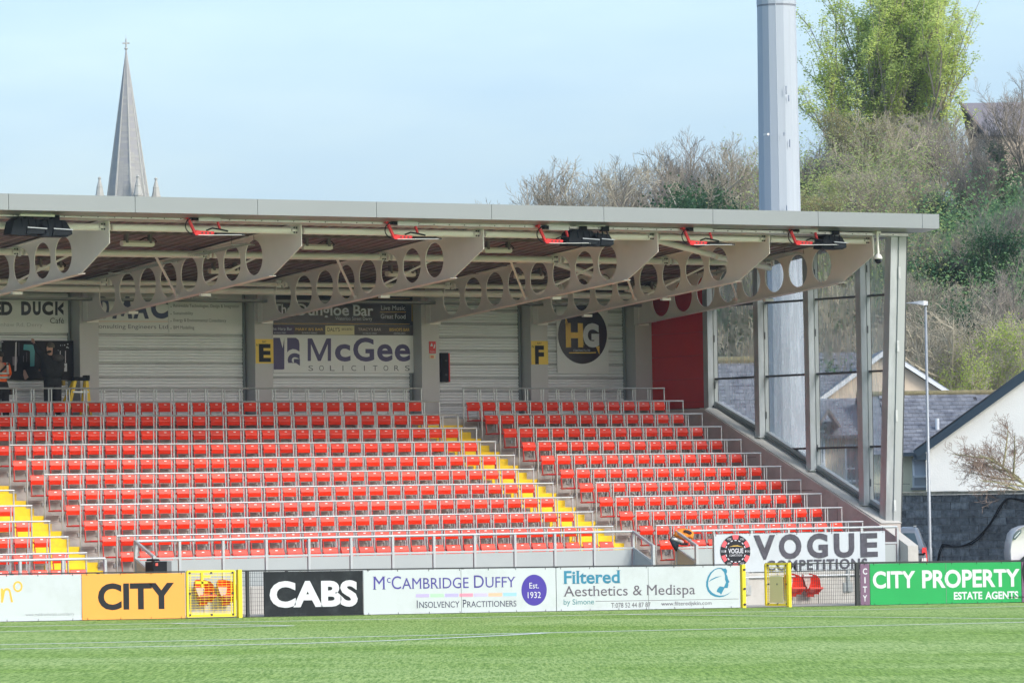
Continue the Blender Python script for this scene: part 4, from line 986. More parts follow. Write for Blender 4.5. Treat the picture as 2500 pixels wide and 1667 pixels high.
for (x, y, r) in ((1220, 190, 10), (1300, 185, 12), (1365, 165, 14), (1350, 228, 16), (1378, 240, 10), (1258, 465, 14), (1240, 485, 8), (50, 118, 14), (1260, 188, 6), (1170, 290, 7)): put_shape([[K(x+r*math.cos(2*PI*k/8), y+r*math.sin(2*PI*k/8)) for k in range(8)]], YK, white_pr, t, 'print')
for (x0_, x1_, y0_, y1_) in ((1205, 1222, 300, 490), (1310, 1326, 300, 540), (532, 542, 330, 520), (376, 384, 130, 400), (466, 478, 400, 520)): put_shape([[K(x0_, y0_), K(x1_, y0_), K(x1_, y1_), K(x0_, y1_)]], YK, mauve if x0_ < 1000 else pale, t, 'print')
put_shape([[K(*p_) for p_ in ((470, 690), (500, 678), (530, 730), (555, 790), (575, 830), (550, 850), (520, 885), (490, 870), (465, 780))]], YK, mat('print_skin', (.48, .30, .26), .5), t, 'print')
put_shape([[K(1222, 552), K(1348, 552), K(1348, 716), K(1255, 716), K(1222, 600)]], YK, white_pr, t, 'label'); put_shape([[K(1255, 610), K(1320, 605), K(1300, 640), K(1260, 640)]], YK, mauve, t, 'print', lift=.006)

# ================================================================== equipment under the roof edge
YG = -9.02
redm = mat('bracket_red', (.72, .012, .015), .4)
blackg = mat('flood_black', (.006, .010, .015), .6, spec=.15)
def gear(px, py, label):
    P = onY(px, py, YG); t = thing('bracket_lamp', label, 'lamp', P, 'red bracket lamps under the roof edge')
    x, y, z = P
    q = MB(); q.bar((x-.17, y, z+.42), (x+.02, y, z+.05), .05, .06, (0, 1, 0)); part('arm', q, redm, t)
    q = MB(); q.box(x-.20, x-.14, y-.04, y+.10, z+.36, z+.48); part('arm_head', q, redm, t)
    q = MB(); q.bar((x+.62, y, z+.30), (x+.68, y, z+.12), .04, .05, (0, 1, 0)); part('arm', q, redm, t)
    q = MB(); q.prismY([(x-.02, z), (x+.05, z+.10), (x+.20, z+.085), (x+.50, z+.075), (x+.52, z+.02), (x+.10, z-.015)], y-.04, y+.04); part('base', q, redm, t)
    for k in range(3): q = MB(); q.box(x+.17+k*.10, x+.22+k*.10, y-.044, y-.0405, z+.022, z+.055); part('slot', q, dark_m, t)
    q = MB(); q.hexa([(x+.50, y-.18, z+.0), (x+1.22, y-.18, z+.0), (x+1.22, y+.16, z+.035), (x+.50, y+.16, z+.035)], [(x+.50, y-.18, z+.03), (x+1.22, y-.18, z+.03), (x+1.22, y+.16, z+.065), (x+.50, y+.16, z+.065)]); part('lamp_panel', q, blackg, t)
    for k in range(4): q = MB(); q.bar((x-.0+.1*k, y-.20+k*.03, z-.018), (x+1.12+.04*k, y-.20+k*.03, z+.004), .012, .012); part('strip', q, galv, t)
    q = MB(); q.box(x+.10, x+.66, y-.06, y+.08, z+.30, z+.40); part('driver_box', q, mat('driver_grey', (.50, .52, .53), .4, .3), t)
    q = MB(); q.box(x-.02, x+.10, y-.05, y+.06, z+.32, z+.40); part('plug', q, black_p, t)
    pts = [(x+.0+(-.24)*math.sin(a), y-.05, z+.19+.19*math.cos(a)) for a in [PI*k/10 for k in range(11)]]
    q = MB(); q.path([Vector(p_) for p_ in pts], .014, 5); q.path([Vector((x+.30, y-.05, z+.10)), Vector((x+.45, y-.05, z+.15)), Vector((x+.62, y-.05, z+.13)), Vector((x+.85, y-.05, z+.09))], .02, 5); part('cable', q, black_p, t)
    q = MB(); q.box(x+.05, x+.70, y-.05, y+.10, z+.405, z+.50); part('hanger', q, galv, t)
gn_ = ['second', 'third', 'fourth', 'fifth', 'sixth']
for k, (px, py) in enumerate(((473, 573), (959, 583), (1329, 593), (1682, 597), (1941, 597))):
    gear(px, py, ('red bracket lamp under the roof edge, leftmost of five', 'red bracket lamp under the roof edge, second of five from the left', 'red bracket lamp touching the middle pair of black floodlights', 'red bracket lamp under the roof edge, fourth of five from the left', 'rightmost red bracket lamp, partly in front of a black floodlight')[k])
def flood(px, py, label, flip=False, sc_=1.0):
    P = onY(px, py, YG-.05); x, y, z = P
    t = thing('floodlight', label, 'floodlight', P, 'black floodlights under the roof edge')
    pr = [(0, 0), (.07, .28), (.19, .365), (.70, .34), (.86, .11), (.87, .04), (.74, -.02), (.19, -.02)]
    if flip: pr = [(.87-a, b_) for a, b_ in pr]
    pr = [(x+a*sc_, z+b_*sc_) for a, b_ in pr]
    q = MB(); q.prismY(pr, y-.02, y+.34); part('housing', q, blackg, t)
    q = MB(); q.hexa([(x+.36*sc_, y-.06, z+.01), (x+.80*sc_, y-.06, z+.02), (x+.80*sc_, y-.021, z+.02), (x+.36*sc_, y-.021, z+.01)], [(x+.40*sc_, y-.05, z+.15), (x+.84*sc_, y-.05, z+.13), (x+.84*sc_, y-.021, z+.13), (x+.40*sc_, y-.021, z+.15)]); part('front_hood', q, blackg, t)
    q = MB(); q.bar((x+.38*sc_, y-.07, z+.155), (x+.86*sc_, y-.07, z+.135), .02, .02); part('lip', q, mat('lip_silver', (.35, .40, .45), .3, .6), t)
    for k in range(3): q = MB(); q.bar((x+(.30+.17*k)*sc_, y-.03, z+.17), (x+(.27+.17*k)*sc_, y-.03, z+.33), .03, .02, (0, 1, 0)); part('rib', q, blackg, t)
    q = MB(); q.box(x+.42, x+.60, y+.05, y+.20, z+.34, z+.50); part('yoke', q, blackg, t)
flood(26, 572, 'black floodlight at the left edge of the photograph, left one of its pair'); flood(90, 575, 'black floodlight of the leftmost pair, right one')
flood(1386, 598, 'black floodlight of the middle pair, left one beside the red lamp'); flood(1440, 599, 'black floodlight of the middle pair, right one', sc_=.78)
flood(2006, 606, 'single black floodlight near the right end of the roof', sc_=.86)
for (a, b_, lb) in ((48, 131, 'silver mounting bar above the leftmost pair of floodlights'), (1405, 1475, 'silver mounting bar above the middle pair of floodlights'), (2026, 2057, 'short silver mounting bar above the single floodlight')):
    xa = onY(a, 530, YG).x; xb = onY(b_, 530, YG).x; zz = onY((a+b_)/2, 526+(a*.017), YG).z
    q = MB(); q.box(xa, xb, YG-.05, YG+.05, zz-.02, zz+.03); q.box(xa+.1, xa+.2, YG-.03, YG+.03, zz+.03, zz+.14); q.box(xb-.2, xb-.1, YG-.03, YG+.03, zz+.03, zz+.14); solo('mounting_bar', q, tube_white, lb, 'bracket', 'floodlight mounting bars', base=(xa, YG, zz))
def batten(px0, px1, py, label):
    # on the underside of the deck
    lo, hi = CAM.y+80, CAM.y+115
    for _ in range(60):
        m_ = (lo+hi)/2; p = onY((px0+px1)/2, py, m_)
        if p.z < dz(m_)-.22+rz(p.x): lo = m_      # ray still under the fitting plane
        else: hi = m_
    y = (lo+hi)/2
    xa = onY(px0, py, y).x; xb = onY(px1, py, y).x; z = onY((px0+px1)/2, py, y).z
    t = thing('strip_light', label, 'light', ((xa+xb)/2, y, z), 'white strip lights under the roof')
    q = MB(); q.prismX([(y-.07, z-.06), (y+.07, z-.06), (y+.09, z+.0), (y+.06, z+.05), (y-.06, z+.05), (y-.09, z)], xa, xb); part('housing', q, mat('light_body', (.80, .72, .70), .4), t)
    q = MB(); q.box(xa+.02, xb-.02, y-.05, y+.05, z-.075, z-.061); part('diffuser', q, white_p, t)
    for s_ in (.12, .88): q = MB(); q.box(xa+(xb-xa)*s_-.03, xa+(xb-xa)*s_+.03, y-.095, y+.03, z-.0, z+.20); part('clip', q, mat('clip_dark', (.15, .12, .12), .5), t)
    q = MB(); q.path([Vector((xb-.35, y, z+.06)), Vector((xb-.2, y, z+.13)), Vector((xb+.02, y, z+.12)), Vector((xb+.10, y, z+.05)), Vector((xb, y, z))], .012, 5); part('cable', q, black_p, t)
for a, b_, py, lb in ((297, 373, 594, 'white strip light under the roof between the first and second beams in view'), (737, 808, 602, 'white strip light in front of the third roof beam from the left'), (1180, 1246, 610, 'white strip light left of the middle floodlights'),
                      (511, 580, 661, 'white strip light seen through the round holes of the second beam'), (944, 1011, 668, 'white strip light seen through the holes of the third beam'), (1258, 1324, 674, 'white strip light seen through the holes of the fourth beam'), (1530, 1595, 707, 'white strip light deep under the roof behind the fifth beam'), (88, 152, 653, 'white strip light seen through the leftmost beam')):
    batten(a, b_, py, lb)
# sensor boxes on the bottom flanges
for bx, k in zip(beamx, ('leftmost', 'second', 'third', 'fourth', 'fifth', 'rightmost')):
    for yy in ((-4.3,) if k in ('leftmost', 'third', 'fourth', 'rightmost') else (-4.3, 1.0-1.9)):
        z = 7.13+(1.28-yy)*.0808+rz(bx)-.02
        q = MB(); q.box(bx-.13, bx+.13, yy-.05, yy+.05, z-.075, z-.012); solo('sensor_box', q, white_p, 'small white box under the %s roof beam, %s' % (k, 'towards its tip' if yy < -2 else 'towards the column'), 'box', 'white boxes under the beams', base=(bx, yy, z))
# wire cable tray beside the second beam, and one beside the last
def tray(xp, pa, pb_, label):
    a = onX(pa[0], pa[1], xp); b_ = onX(pb_[0], pb_[1], xp)
    t = thing('cable_tray', label, 'cable tray', a, 'wire cable trays')
    q = MB()
    for k in range(6): o_ = Vector((-.15+.06*k, 0, 0)); q.bar(a+o_, b_+o_, .009, .009)
    for zz in (.05,):
        for s_ in (-.15, .15): q.bar(a+Vector((s_, 0, zz)), b_+Vector((s_, 0, zz)), .009, .009)
    n_ = int((b_-a).length/.12)
    for k in range(n_): p_ = a+(b_-a)*(k/n_); q.bar(p_+Vector((-.15, 0, 0)), p_+Vector((.15, 0, 0)), .007, .007)
    part('wires', q, galv, t, kind='stuff')
    for s_ in (.02, .28, .55, .97):
        p_ = a+(b_-a)*s_; q = MB(); q.box(p_.x-.32, p_.x+.32, p_.y-.015, p_.y+.015, p_.z-.02, p_.z+.0); part('cross_bar', q, galv, t)
        for s2 in (-.3, .3):
            zt_ = dz(p_.y)+rz(p_.x)
            if zt_ > p_.z: q = MB(); q.tube((p_.x+s2, p_.y, p_.z), (p_.x+s2, p_.y, zt_), .006, n=4); part('hanger_rod', q, dark_m, t)
tray(-9.45, (178, 693), (606, 594), 'long wire cable tray beside the second roof beam')
tray(7.05, (1722, 672), (1945, 616), 'short wire cable tray beside the last roof beam')
# long perforated tray and pipe along the columns
q = MB(); q.box(-20, 7.3, 1.02, 1.20, 7.60, 7.615); q.box(-20, 7.3, 1.02, 1.03, 7.60, 7.67); solo('perforated_tray', q, mat('tray_dull', (.22, .23, .23), .5, .5), 'long perforated tray running past the column tops', 'cable tray', base=(-6, 1.1, 7.6))
q = MB(); q.tube((-20, .75, 7.86), (7.3, .75, 7.86), .085, n=12); solo('duct_pipe', q, tube_white, 'long pale pipe along the back of the roof above the column tops', 'pipe', base=(-6, .75, 7.86))
# dome camera
P = onY(2144, 620, -9.0); zt = onY(2140, 568, -9.0).z
t = thing('dome_camera', 'white dome security camera hanging near the roof corner', 'camera', (P.x, -9.0, P.z))
q = MB(); q.tube((P.x-.02, -9.0, zt), (P.x, -9.0, P.z), .032, n=10); part('stem', q, white_p, t)
q = MB(); q.tube((P.x-.10, -8.9, zt-.02), (P.x-.06, -8.9, P.z+.02), .013, n=6); part('conduit', q, white_p, t)
q = MB(); q.box(P.x-.07, P.x+.05, -9.06, -8.85, zt-.02, zt+.03); part('mount', q, white_p, t)
q = MB(); q.lathe([(.04, 0), (.07, -.03), (.10, -.09), (.105, -.125)], 16, (P.x, -9.0, P.z)); part('cap', q, white_p, t, smooth=True)
q = MB(); q.lathe([(.088, -.125)]+[(.09*math.cos(a), -.15-.09*math.sin(a)) for a in [k*PI/12 for k in range(6)]], 16, (P.x, -9.0, P.z)); part('dome', q, black_p, t, smooth=True)
q = MB(); q.lathe([(.03, -.16), (.03, -.10)], 10, (P.x+.02, -9.075, P.z-.03)); part('lens', q, mat('lens', (.05, .06, .08), .1), t)

# ================================================================== people and ladder
skinm = mat('skin', (.52, .30, .23), .55, 0, .06, 20)
blackc = mat('cloth_black', (.014, .016, .020), .85, 0, .4, 9, .5, 14, bdist=.03)
def skinmesh(name, J_, E_, m, parent, lv=2):
    """J_: name -> (point, radius[, radius2]); E_: pairs"""
    names = list(J_); me = bpy.data.meshes.new(name)
    off = wloc(parent)
    me.from_pydata([tuple(Vector(J_[k][0])-off) for k in names], [(names.index(a), names.index(b_)) for a, b_ in E_], [])
    ob = bpy.data.objects.new('tmp', me); C.objects.link(ob)
    sk = ob.modifiers.new('s', 'SKIN'); sk.use_smooth_shade = True
    for v, k in zip(me.skin_vertices[0].data, names):
        r = J_[k][1:]; v.radius = (r[0], r[1] if len(r) > 1 else r[0])
    me.skin_vertices[0].data[0].use_root = True
    sb = ob.modifiers.new('u', 'SUBSURF'); sb.levels = lv; sb.render_levels = lv
    bpy.context.view_layer.update(); dg = bpy.context.evaluated_depsgraph_get(); nm = bpy.data.meshes.new_from_object(ob.evaluated_get(dg))
    bpy.data.objects.remove(ob)
    for p_ in nm.polygons: p_.use_smooth = True
    return link(name, nm, m, parent)
def J2(x, y, Y): return onY(x, y, Y)
def hand_joints(Jd, Ed, base, key, d, up):
    d = Vector(d).normalized(); up = Vector(up).normalized(); side = d.cross(up)
    Jd[key+'p'] = (base+d*.055, .036, .02); Ed.append((key, key+'p'))
    for i, (s_, L_) in enumerate(((-.032, .065), (-.011, .075), (.011, .072), (.032, .055))):
        a = base+d*.10+side*s_; Jd[key+'f%d' % i] = (a, .0105); Jd[key+'g%d' % i] = (a+d*L_*.6+up*.006, .009); Jd[key+'h%d' % i] = (a+d*L_-up*-.018, .008)
        Ed += [(key+'p', key+'f%d' % i), (key+'f%d' % i, key+'g%d' % i), (key+'g%d' % i, key+'h%d' % i)]
    a = base+d*.05+side*-.05; Jd[key+'t'] = (a, .012); Jd[key+'u'] = (a+d*.035+side*-.02, .010); Ed += [(key+'p', key+'t'), (key+'t', key+'u')]
def man(name, label, ox, oz, Y0, pose):
    # standing figure 1.84 m tall built from its pelvis, facing +Y; pose gives arm joints
    t = thing('person', label, 'person', (ox, Y0, oz)); B = Vector((ox, Y0, oz))
    V = lambda x, y, z: B+Vector((x, y, z))
    lean = pose.get('lean', 0); hx, hy, hz = pose.get('head', (0, .02, 1.70))
    Jd = {'pel': (V(0, 0, .96), .15, .11), 'wa': (V(0, .0+lean*.3, 1.12), .14, .10), 'ch': (V(0, lean, 1.36), .175, .12), 'ne': (V(hx*.5, lean*1.2, 1.51), .062), 'jaw': (V(hx, hy+.01, hz-.09), .068, .075), 'he': (V(hx, hy-.01, hz), .088, .098), 'to': (V(hx, hy-.02, hz+.075), .062, .07),
          'no': (V(hx+pose.get('face', (-.10, .03))[0], hy+pose.get('face', (-.10, .03))[1], hz-.03), .014)}
    Ed = [('pel', 'wa'), ('wa', 'ch'), ('ch', 'ne'), ('ne', 'jaw'), ('jaw', 'he'), ('he', 'to'), ('he', 'no')]
    for s_, k in ((-1, 'l'), (1, 'r')):
        sh_, el, ha = pose[k]
        Jd[k+'s'] = (V(*sh_), .062); Jd[k+'e'] = (V(*el), .045); Jd[k+'h'] = (V(*ha), .03, .026); Ed += [('ch', k+'s'), (k+'s', k+'e'), (k+'e', k+'h')]
        hand_joints(Jd, Ed, V(*ha), k+'h', V(*ha)-V(*el), (0, 1, 0) if abs((V(*ha)-V(*el)).normalized().y) < .8 else (0, 0, 1))
        Jd[k+'hip'] = (V(s_*.10, 0, .88), .095); Jd[k+'kn'] = (V(s_*.12, .02, .50), .06); Jd[k+'an'] = (V(s_*.13, -.02, .09), .045); Jd[k+'ft'] = (V(s_*.15, .16, .035), .04, .03); Ed += [('pel', k+'hip'), (k+'hip', k+'kn'), (k+'kn', k+'an'), (k+'an', k+'ft')]
    skinmesh('body', Jd, Ed, skinm, t)
    def sub(keys, grow_, nm, m_, extra=None, lv=2):
        jj = {k: tuple([v[0]]+[r+grow_ for r in v[1:]]) for k, v in Jd.items() if k in keys}
        if extra: jj.update(extra)
        ee = [e for e in Ed if e[0] in jj and e[1] in jj]+(pose.get('xe', []) if extra else [])
        return skinmesh(nm, jj, ee, m_, t, lv)
    top_keys = ['pel', 'wa', 'ch', 'ls', 'rs', 'le', 're']+(['lh', 'rh'] if pose.get('long') else [])
    g_ = .035 if pose.get('long') else .022
    jj = {k: tuple([v[0]]+[r+g_ for r in v[1:]]) for k, v in Jd.items() if k in top_keys}
    for k in ('lh', 'rh'):
        if k in jj: p_ = jj[k][0]; e_ = Jd[k[0]+'e'][0]; jj[k] = (p_+(e_-p_)*.12, .045, .04)
        else: p_ = Jd[k][0]; e_ = Jd[k[0]+'e'][0]
    if pose.get('fat'): jj['wa'] = (jj['wa'][0], .33, .25); jj['ch'] = (jj['ch'][0], .33, .22); jj['pel'] = (jj['pel'][0]-Vector((0, 0, .03)), .27, .21)
    top = skinmesh('jacket' if pose.get('long') else 'vest', jj, [e for e in Ed if e[0] in jj and e[1] in jj], pose['top'], t)
    sub(['pel', 'wa', 'lhip', 'rhip', 'lkn', 'rkn', 'lan', 'ran'], .035 if not pose.get('fat') else .055, 'trousers', pose.get('legs', blackc))
    for k in 'lr': 
        q = MB(); a = Jd[k+'an'][0]; f_ = Jd[k+'ft'][0]; q.hexa([(a.x-.05, a.y-.07, B.z), (f_.x+.05, a.y-.07, B.z), (f_.x+.05, f_.y+.05, B.z), (a.x-.05, f_.y+.05, B.z)], [(a.x-.045, a.y-.06, B.z+.12), (f_.x+.04, a.y-.06, B.z+.12), (f_.x+.04, f_.y+.02, B.z+.05), (a.x-.045, f_.y+.02, B.z+.05)]); part('boot', q, black_p, t)
    # hair cap
    c = Jd['he'][0]; q = MB(); n_ = 14; fc = Vector((*pose.get('face', (-.10, .03)), 0)).normalized()
    prof = [(.100*math.cos(a), .115*math.sin(a)) for a in [PI*k/14-.25 for k in range(9)]]
    q.lathe(prof, n_, (c.x-fc.x*.022, c.y-fc.y*.022, c.z+.02)); part('hair', q, pose['hair'], t, smooth=True)
    return t, Jd, B
px_c = onY(126, 900, 1.05)
hairm = mat('hair_dark', (.03, .025, .02), .8); hoodie = blackc
t, Jd, B = man('man', 'person in black hoodie and trousers raising an arm to hold the dark banner', px_c.x, 4.74, 1.0,
    {'long': True, 'fat': True, 'lean': .04, 'top': hoodie, 'hair': mat('hair_grey_brown', (.10, .09, .07), .8), 'face': (-.095, -.02), 'head': (-.06, .02, 1.72),
     'l': ((-.20, .05, 1.47), (-.27, .25, 1.66), (-.22, .50, 1.84)), 'r': ((.21, .05, 1.43), (.27, .26, 1.22), (.08, .50, 1.20))})
q = MB(); c = Jd['ch'][0]; q.lathe([(.05, -.08), (.13, -.05), (.15, .02), (.10, .08), (.04, .09)], 12, (c.x+.10, c.y-.13, c.z+.10)); part('hood', q, mat('hood_grey', (.07, .065, .065), .9), t, smooth=True)
c = Jd['jaw'][0]; q = MB(); q.lathe([(.03, -.055), (.062, -.035), (.068, .0), (.05, .02)], 12, (c.x-.022, c.y-.012, c.z+.005)); part('beard', q, hairm, t, smooth=True)
q = MB(); q.box(B.x+.20, B.x+.28, B.y-.12, B.y-.02, B.z+.80, B.z+.92); part('tool_pouch', q, mat('pouch', (.25, .17, .03), .7), t)
px_c = onY(2, 900, .9)
vest = mat('vest_orange', (.90, .12, .01), .7, 0, .1, 18, .4, 16, bdist=.02)
t, Jd, B = man('man', 'person in orange high-visibility vest at the left edge of the photograph', px_c.x, 4.58, .9,
    {'lean': .05, 'top': vest, 'hair': hairm, 'face': (.03, .10), 'head': (.03, .12, 1.66), 'l': ((-.21, .05, 1.44), (-.28, .20, 1.2), (-.12, .42, 1.15)), 'r': ((.21, .05, 1.44), (.29, .10, 1.18), (.20, .36, 1.05))})
q = MB()
for z0 in (1.12, 1.22):
    q = MB(); q.lathe([(.205, 0), (.21, .02), (.205, .05)], 20, (B.x, B.y+.02, B.z+z0)); part('reflective_band', q, reflm, t, smooth=True)
q = MB(); q.bar((B.x+.13, B.y-.09, B.z+1.50), (B.x+.10, B.y-.155, B.z+1.24), .05, .02, (0, 1, 0)); part('reflective_strap', q, reflm, t)
q = MB(); q.bar((B.x-.16, B.y-.10, B.z+1.20), (B.x+.16, B.y-.105, B.z+1.48), .05, .02, (0, 1, 0)); part('bag_strap', q, black_p, t)
q = MB(); q.box(B.x+.20, B.x+.29, B.y-.14, B.y-.04, B.z+.74, B.z+.90); part('tool_pouch', q, mat('pouch_dark', (.09, .06, .045), .8), t)
# platform the men stand on
q = MB(); q.box(-12.2, -9.75, .55, 1.35, 4.70, 4.74); solo('work_board', q, mat('plank_wood', (.20, .15, .09), .8), 'low plank under the two men, hidden behind the upper seats', 'plank', base=(-11, .95, 4.7))
# step ladder
ly = .85
lad = thing('step_ladder', 'yellow step ladder with a black top in front of the first column', 'ladder', (onY(195, 960, ly).x, ly, 4.7), None)
yl = mat('ladder_yellow', (.82, .56, .015), .45)
def LP(x, y, Y=ly): return onY(x, y, Y)
a0, a1 = LP(184, 927), LP(170, 985); b0, b1 = LP(211, 925), LP(217.5, 985)
for p_, q_ in ((a0, a0+(a1-a0)*((a0.z-4.7)/(a0.z-a1.z))), (b0, b0+(b1-b0)*((b0.z-4.7)/(b0.z-b1.z)))):
    q = MB(); q.bar(p_, q_, .085, .035, (0, 1, 0)); part('rail', q, yl, lad)
    q = MB(); q.bar(p_+Vector((0, .08, 0)), q_+Vector((0, .55, 0)), .05, .03, (0, 1, 0)); part('rear_leg', q, yl, lad)
for f_ in (.30, .62, .94):
    za = a0.z-(a0.z-4.7)*f_; xa = a0.x+(a1.x-a0.x)*(a0.z-za)/(a0.z-a1.z); xb = b0.x+(b1.x-b0.x)*(b0.z-za)/(b0.z-b1.z)
    q = MB(); q.box(xa, xb, ly-.04, ly+.06, za-.02, za+.02); part('step', q, galv, lad)
q = MB(); q.box(LP(178, 920).x, LP(215, 920).x, ly-.08, ly+.10, a0.z-.02, a0.z+.07); q.box(LP(207, 920).x, LP(215, 920).x, ly-.09, ly+.11, a0.z+.02, a0.z+.11); part('top_tray', q, black_p, lad)

# ================================================================== beyond the stand
HY = 1207
def G(px, d, z): r = ray(px, HY); p = CAM+r*d; return Vector((p.x, p.y, z))
def zat(px, py, d): return (CAM+ray(px, py)*d).z
# ---- floodlight mast
pc = G(1916, 134, 0); mast_m = mat('mast_steel', (.43, .48, .54), .75, 0, .05, 1.2, dirt=(.37, .42, .48), dirtscale=1.0, stretch=(3, 3, .15), spec=.2)
mt_ = thing('floodlight_mast', 'tall thick many-sided pale steel mast rising behind the roof', 'mast', (pc.x, pc.y, 0))
def mr(z): return .635-.0068*z
q = MB(); q.lathe([(mr(0), 0), (mr(15.94), 15.94)], 16, (pc.x, pc.y, 0), .1); part('lower_tube', q, mast_m, mt_)
q = MB(); q.lathe([(mr(15.94)+.012, 15.95), (mr(28), 28)], 16, (pc.x, pc.y, 0), .1); part('upper_tube', q, mast_m, mt_)
for px_, px2 in ((1893, 1906),):
    a = onY(px_, 10, pc.y-.58); b_ = onY(px2, 640, pc.y-.60); q = MB(); q.bar(a, b_, .012, .012, (0, 1, 0)); part('weld_seam', q, mat('seam_mast', (.38, .43, .49), .6), mt_)
q = MB(); a = onY(1921, 60, pc.y-.6); b_ = onY(1932, 700, pc.y-.62)
for k in range(9):
    t0 = random.random(); c = a.lerp(b_, t0)+Vector((random.uniform(-.25, .25), 0, 0)); q.box(c.x-.004, c.x+.004, c.y-.02, c.y+.02, c.z, c.z+random.uniform(.1, .6))
part('scuff', q, mat('scuff_dark', (.38, .42, .48), .8), mt_, kind='stuff')
q = MB(); q.lathe([(mr(15.9)+.004, 15.90), (mr(15.9)+.004, 15.949)], 16, (pc.x, pc.y, 0), .1); part('joint_ring', q, mat('mast_seam', (.20, .22, .26), .6), mt_)
q = MB(); q.lathe([(.9, -.6), (.9, .1), (.65, .12)], 16, (pc.x, pc.y, 0)); part('base_ring', q, conc_light, mt_)
p_ = onY(1877, 328, pc.y-mr(8)); q = MB(); q.box(p_.x-.03, p_.x+.03, p_.y+.02, p_.y+.20, p_.z-.03, p_.z+.03); part('plate', q, white_p, mt_)
# ---- street lamp
pl = G(2268, 127, .12); zt = zat(2258, 742, 127); lm_ = mat('lamp_grey', (.34, .37, .40), .45, .3, .05, 6)
pl2 = Vector((pl.x, pl.y, 0))
sl_ = thing('street_lamp', 'slim grey street lamp in the car park right of the stand', 'street lamp', (pl.x, pl.y, .12))
q = MB(); q.lathe([(.055, .12), (.055, 1.2), (.045, 1.25), (.030, zt)], 10, (pl.x, pl.y, 0)); part('pole', q, lm_, sl_, smooth=True)
q = MB(); a = R0*-1; base = Vector((pl.x, pl.y, zt)); i0 = 0
for s_, w_, h0, h1 in ((-.06, .05, -.03, .07), (.05, .12, -.035, .085), (.2, .12, .0, .08), (.36, .09, .02, .055), (.50, .03, .035, .045)):
    c = base+a*s_; q.v += [tuple(c+Vector((0, 0, h0))-F0*w_*0+F0*0+Vector((0, 0, 0))+ (F0-Vector((0, 0, F0.z)))*-w_), tuple(c+Vector((0, 0, h0))+(F0-Vector((0, 0, F0.z)))*w_), tuple(c+Vector((0, 0, h1))+(F0-Vector((0, 0, F0.z)))*w_*.7), tuple(c+Vector((0, 0, h1))-(F0-Vector((0, 0, F0.z)))*w_*.7)]
for k in range(4):
    for j in range(4): q.f.append((k*4+j, k*4+(j+1) % 4, (k+1)*4+(j+1) % 4, (k+1)*4+j))
q.f.append((3, 2, 1, 0)); q.f.append((16, 17, 18, 19)); part('lantern', q, lm_, sl_)
# ---- block wall
blk = bpy.data.materials.new('split_block'); blk.use_nodes = True; n = blk.node_tree.nodes; l = blk.node_tree.links
oi = n.new('ShaderNodeObjectInfo'); g = n.new('ShaderNodeNewGeometry'); z1 = n.new('ShaderNodeTexNoise'); z1.inputs['Scale'].default_value = 5; z1.inputs['Detail'].default_value = 10; z1.inputs['Roughness'].default_value = .75
l.new(g.outputs['Position'], z1.inputs['Vector']); r1 = n.new('ShaderNodeValToRGB'); r1.color_ramp.elements[0].position = .36; r1.color_ramp.elements[1].position = .68
r1.color_ramp.elements[0].color = (.055, .070, .082, 1); r1.color_ramp.elements[1].color = (.29, .325, .345, 1); l.new(z1.outputs['Fac'], r1.inputs['Fac'])
hs = n.new('ShaderNodeHueSaturation'); mr_ = n.new('ShaderNodeMapRange'); mr_.inputs[3].default_value = .7; mr_.inputs[4].default_value = 1.25; l.new(oi.outputs['Random'], mr_.inputs[0]); l.new(mr_.outputs[0], hs.inputs['Value']); l.new(r1.outputs['Color'], hs.inputs['Color'])
bb = n['Principled BSDF']; bb.inputs['Roughness'].default_value = .95; l.new(hs.outputs['Color'], bb.inputs['Base Color']); bp = n.new('ShaderNodeBump'); bp.inputs['Strength'].default_value = .8; bp.inputs['Distance'].default_value = .03; l.new(z1.outputs['Fac'], bp.inputs['Height']); l.new(bp.outputs['Normal'], bb.inputs['Normal'])
A = G(2040, 136.6, 0); Bp = G(2620, 128.8, 0); wd = (Bp-A); wl = wd.length; wd.normalize(); wn = Vector((wd.y, -wd.x, 0))
if wn.dot(F0) > 0: wn = -wn
yard = thing('block_wall', 'dark grey rough block wall behind the car park with a cable hanging on it', 'wall', (A.x, A.y, .1))
BW, BH = .74, .206; ztop = zat(2350, 1206, 132)
def blockmesh(w_):
    q = MB(); c = [(0, 0), (w_, 0)]; pts = []
    def P_(u, dd, z): return wd*u+wn*dd+Vector((0, 0, z))
    q.hexa([P_(.010, .006, .008), P_(w_-.010, .006, .008), P_(w_-.010, -.2, .008), P_(.010, -.2, .008)], [P_(.010, .004, BH-.008), P_(w_-.010, .006, BH-.008), P_(w_-.010, -.2, BH-.008), P_(.010, -.2, BH-.008)])
    me = q.mesh('brick'); me.materials.append(blk); return me
bfull = blockmesh(BW); bhalf = blockmesh(BW/2)
rows_ = int((ztop-.1)/BH)
for r_ in range(rows_+1):
    z = ztop-(r_+1)*BH
    if z < -.1: break
    u = 0.0
    if r_ % 2: o = link('block', bhalf, None, yard); o.location = A+Vector((0, 0, z))-wloc(yard); u = BW/2
    while u < wl-.3:
        o = link('block', bfull, None, yard); o.location = A+wd*u+wn*random.uniform(-.006, .006)+Vector((0, 0, z))-wloc(yard); u += BW
def wpt(u, dd, z): return A+wd*u+wn*dd+Vector((0, 0, z))
q = MB(); q.hexa([wpt(-14, -.02, -.5), wpt(wl, -.02, -.5), wpt(wl, -.18, -.5), wpt(-14, -.18, -.5)], [wpt(-14, -.02, ztop-.02), wpt(wl, -.02, ztop-.02), wpt(wl, -.18, ztop-.02), wpt(-14, -.18, ztop-.02)]); part('mortar_core', q, mat('mortar', (.34, .37, .39), .95), yard)
u = -14
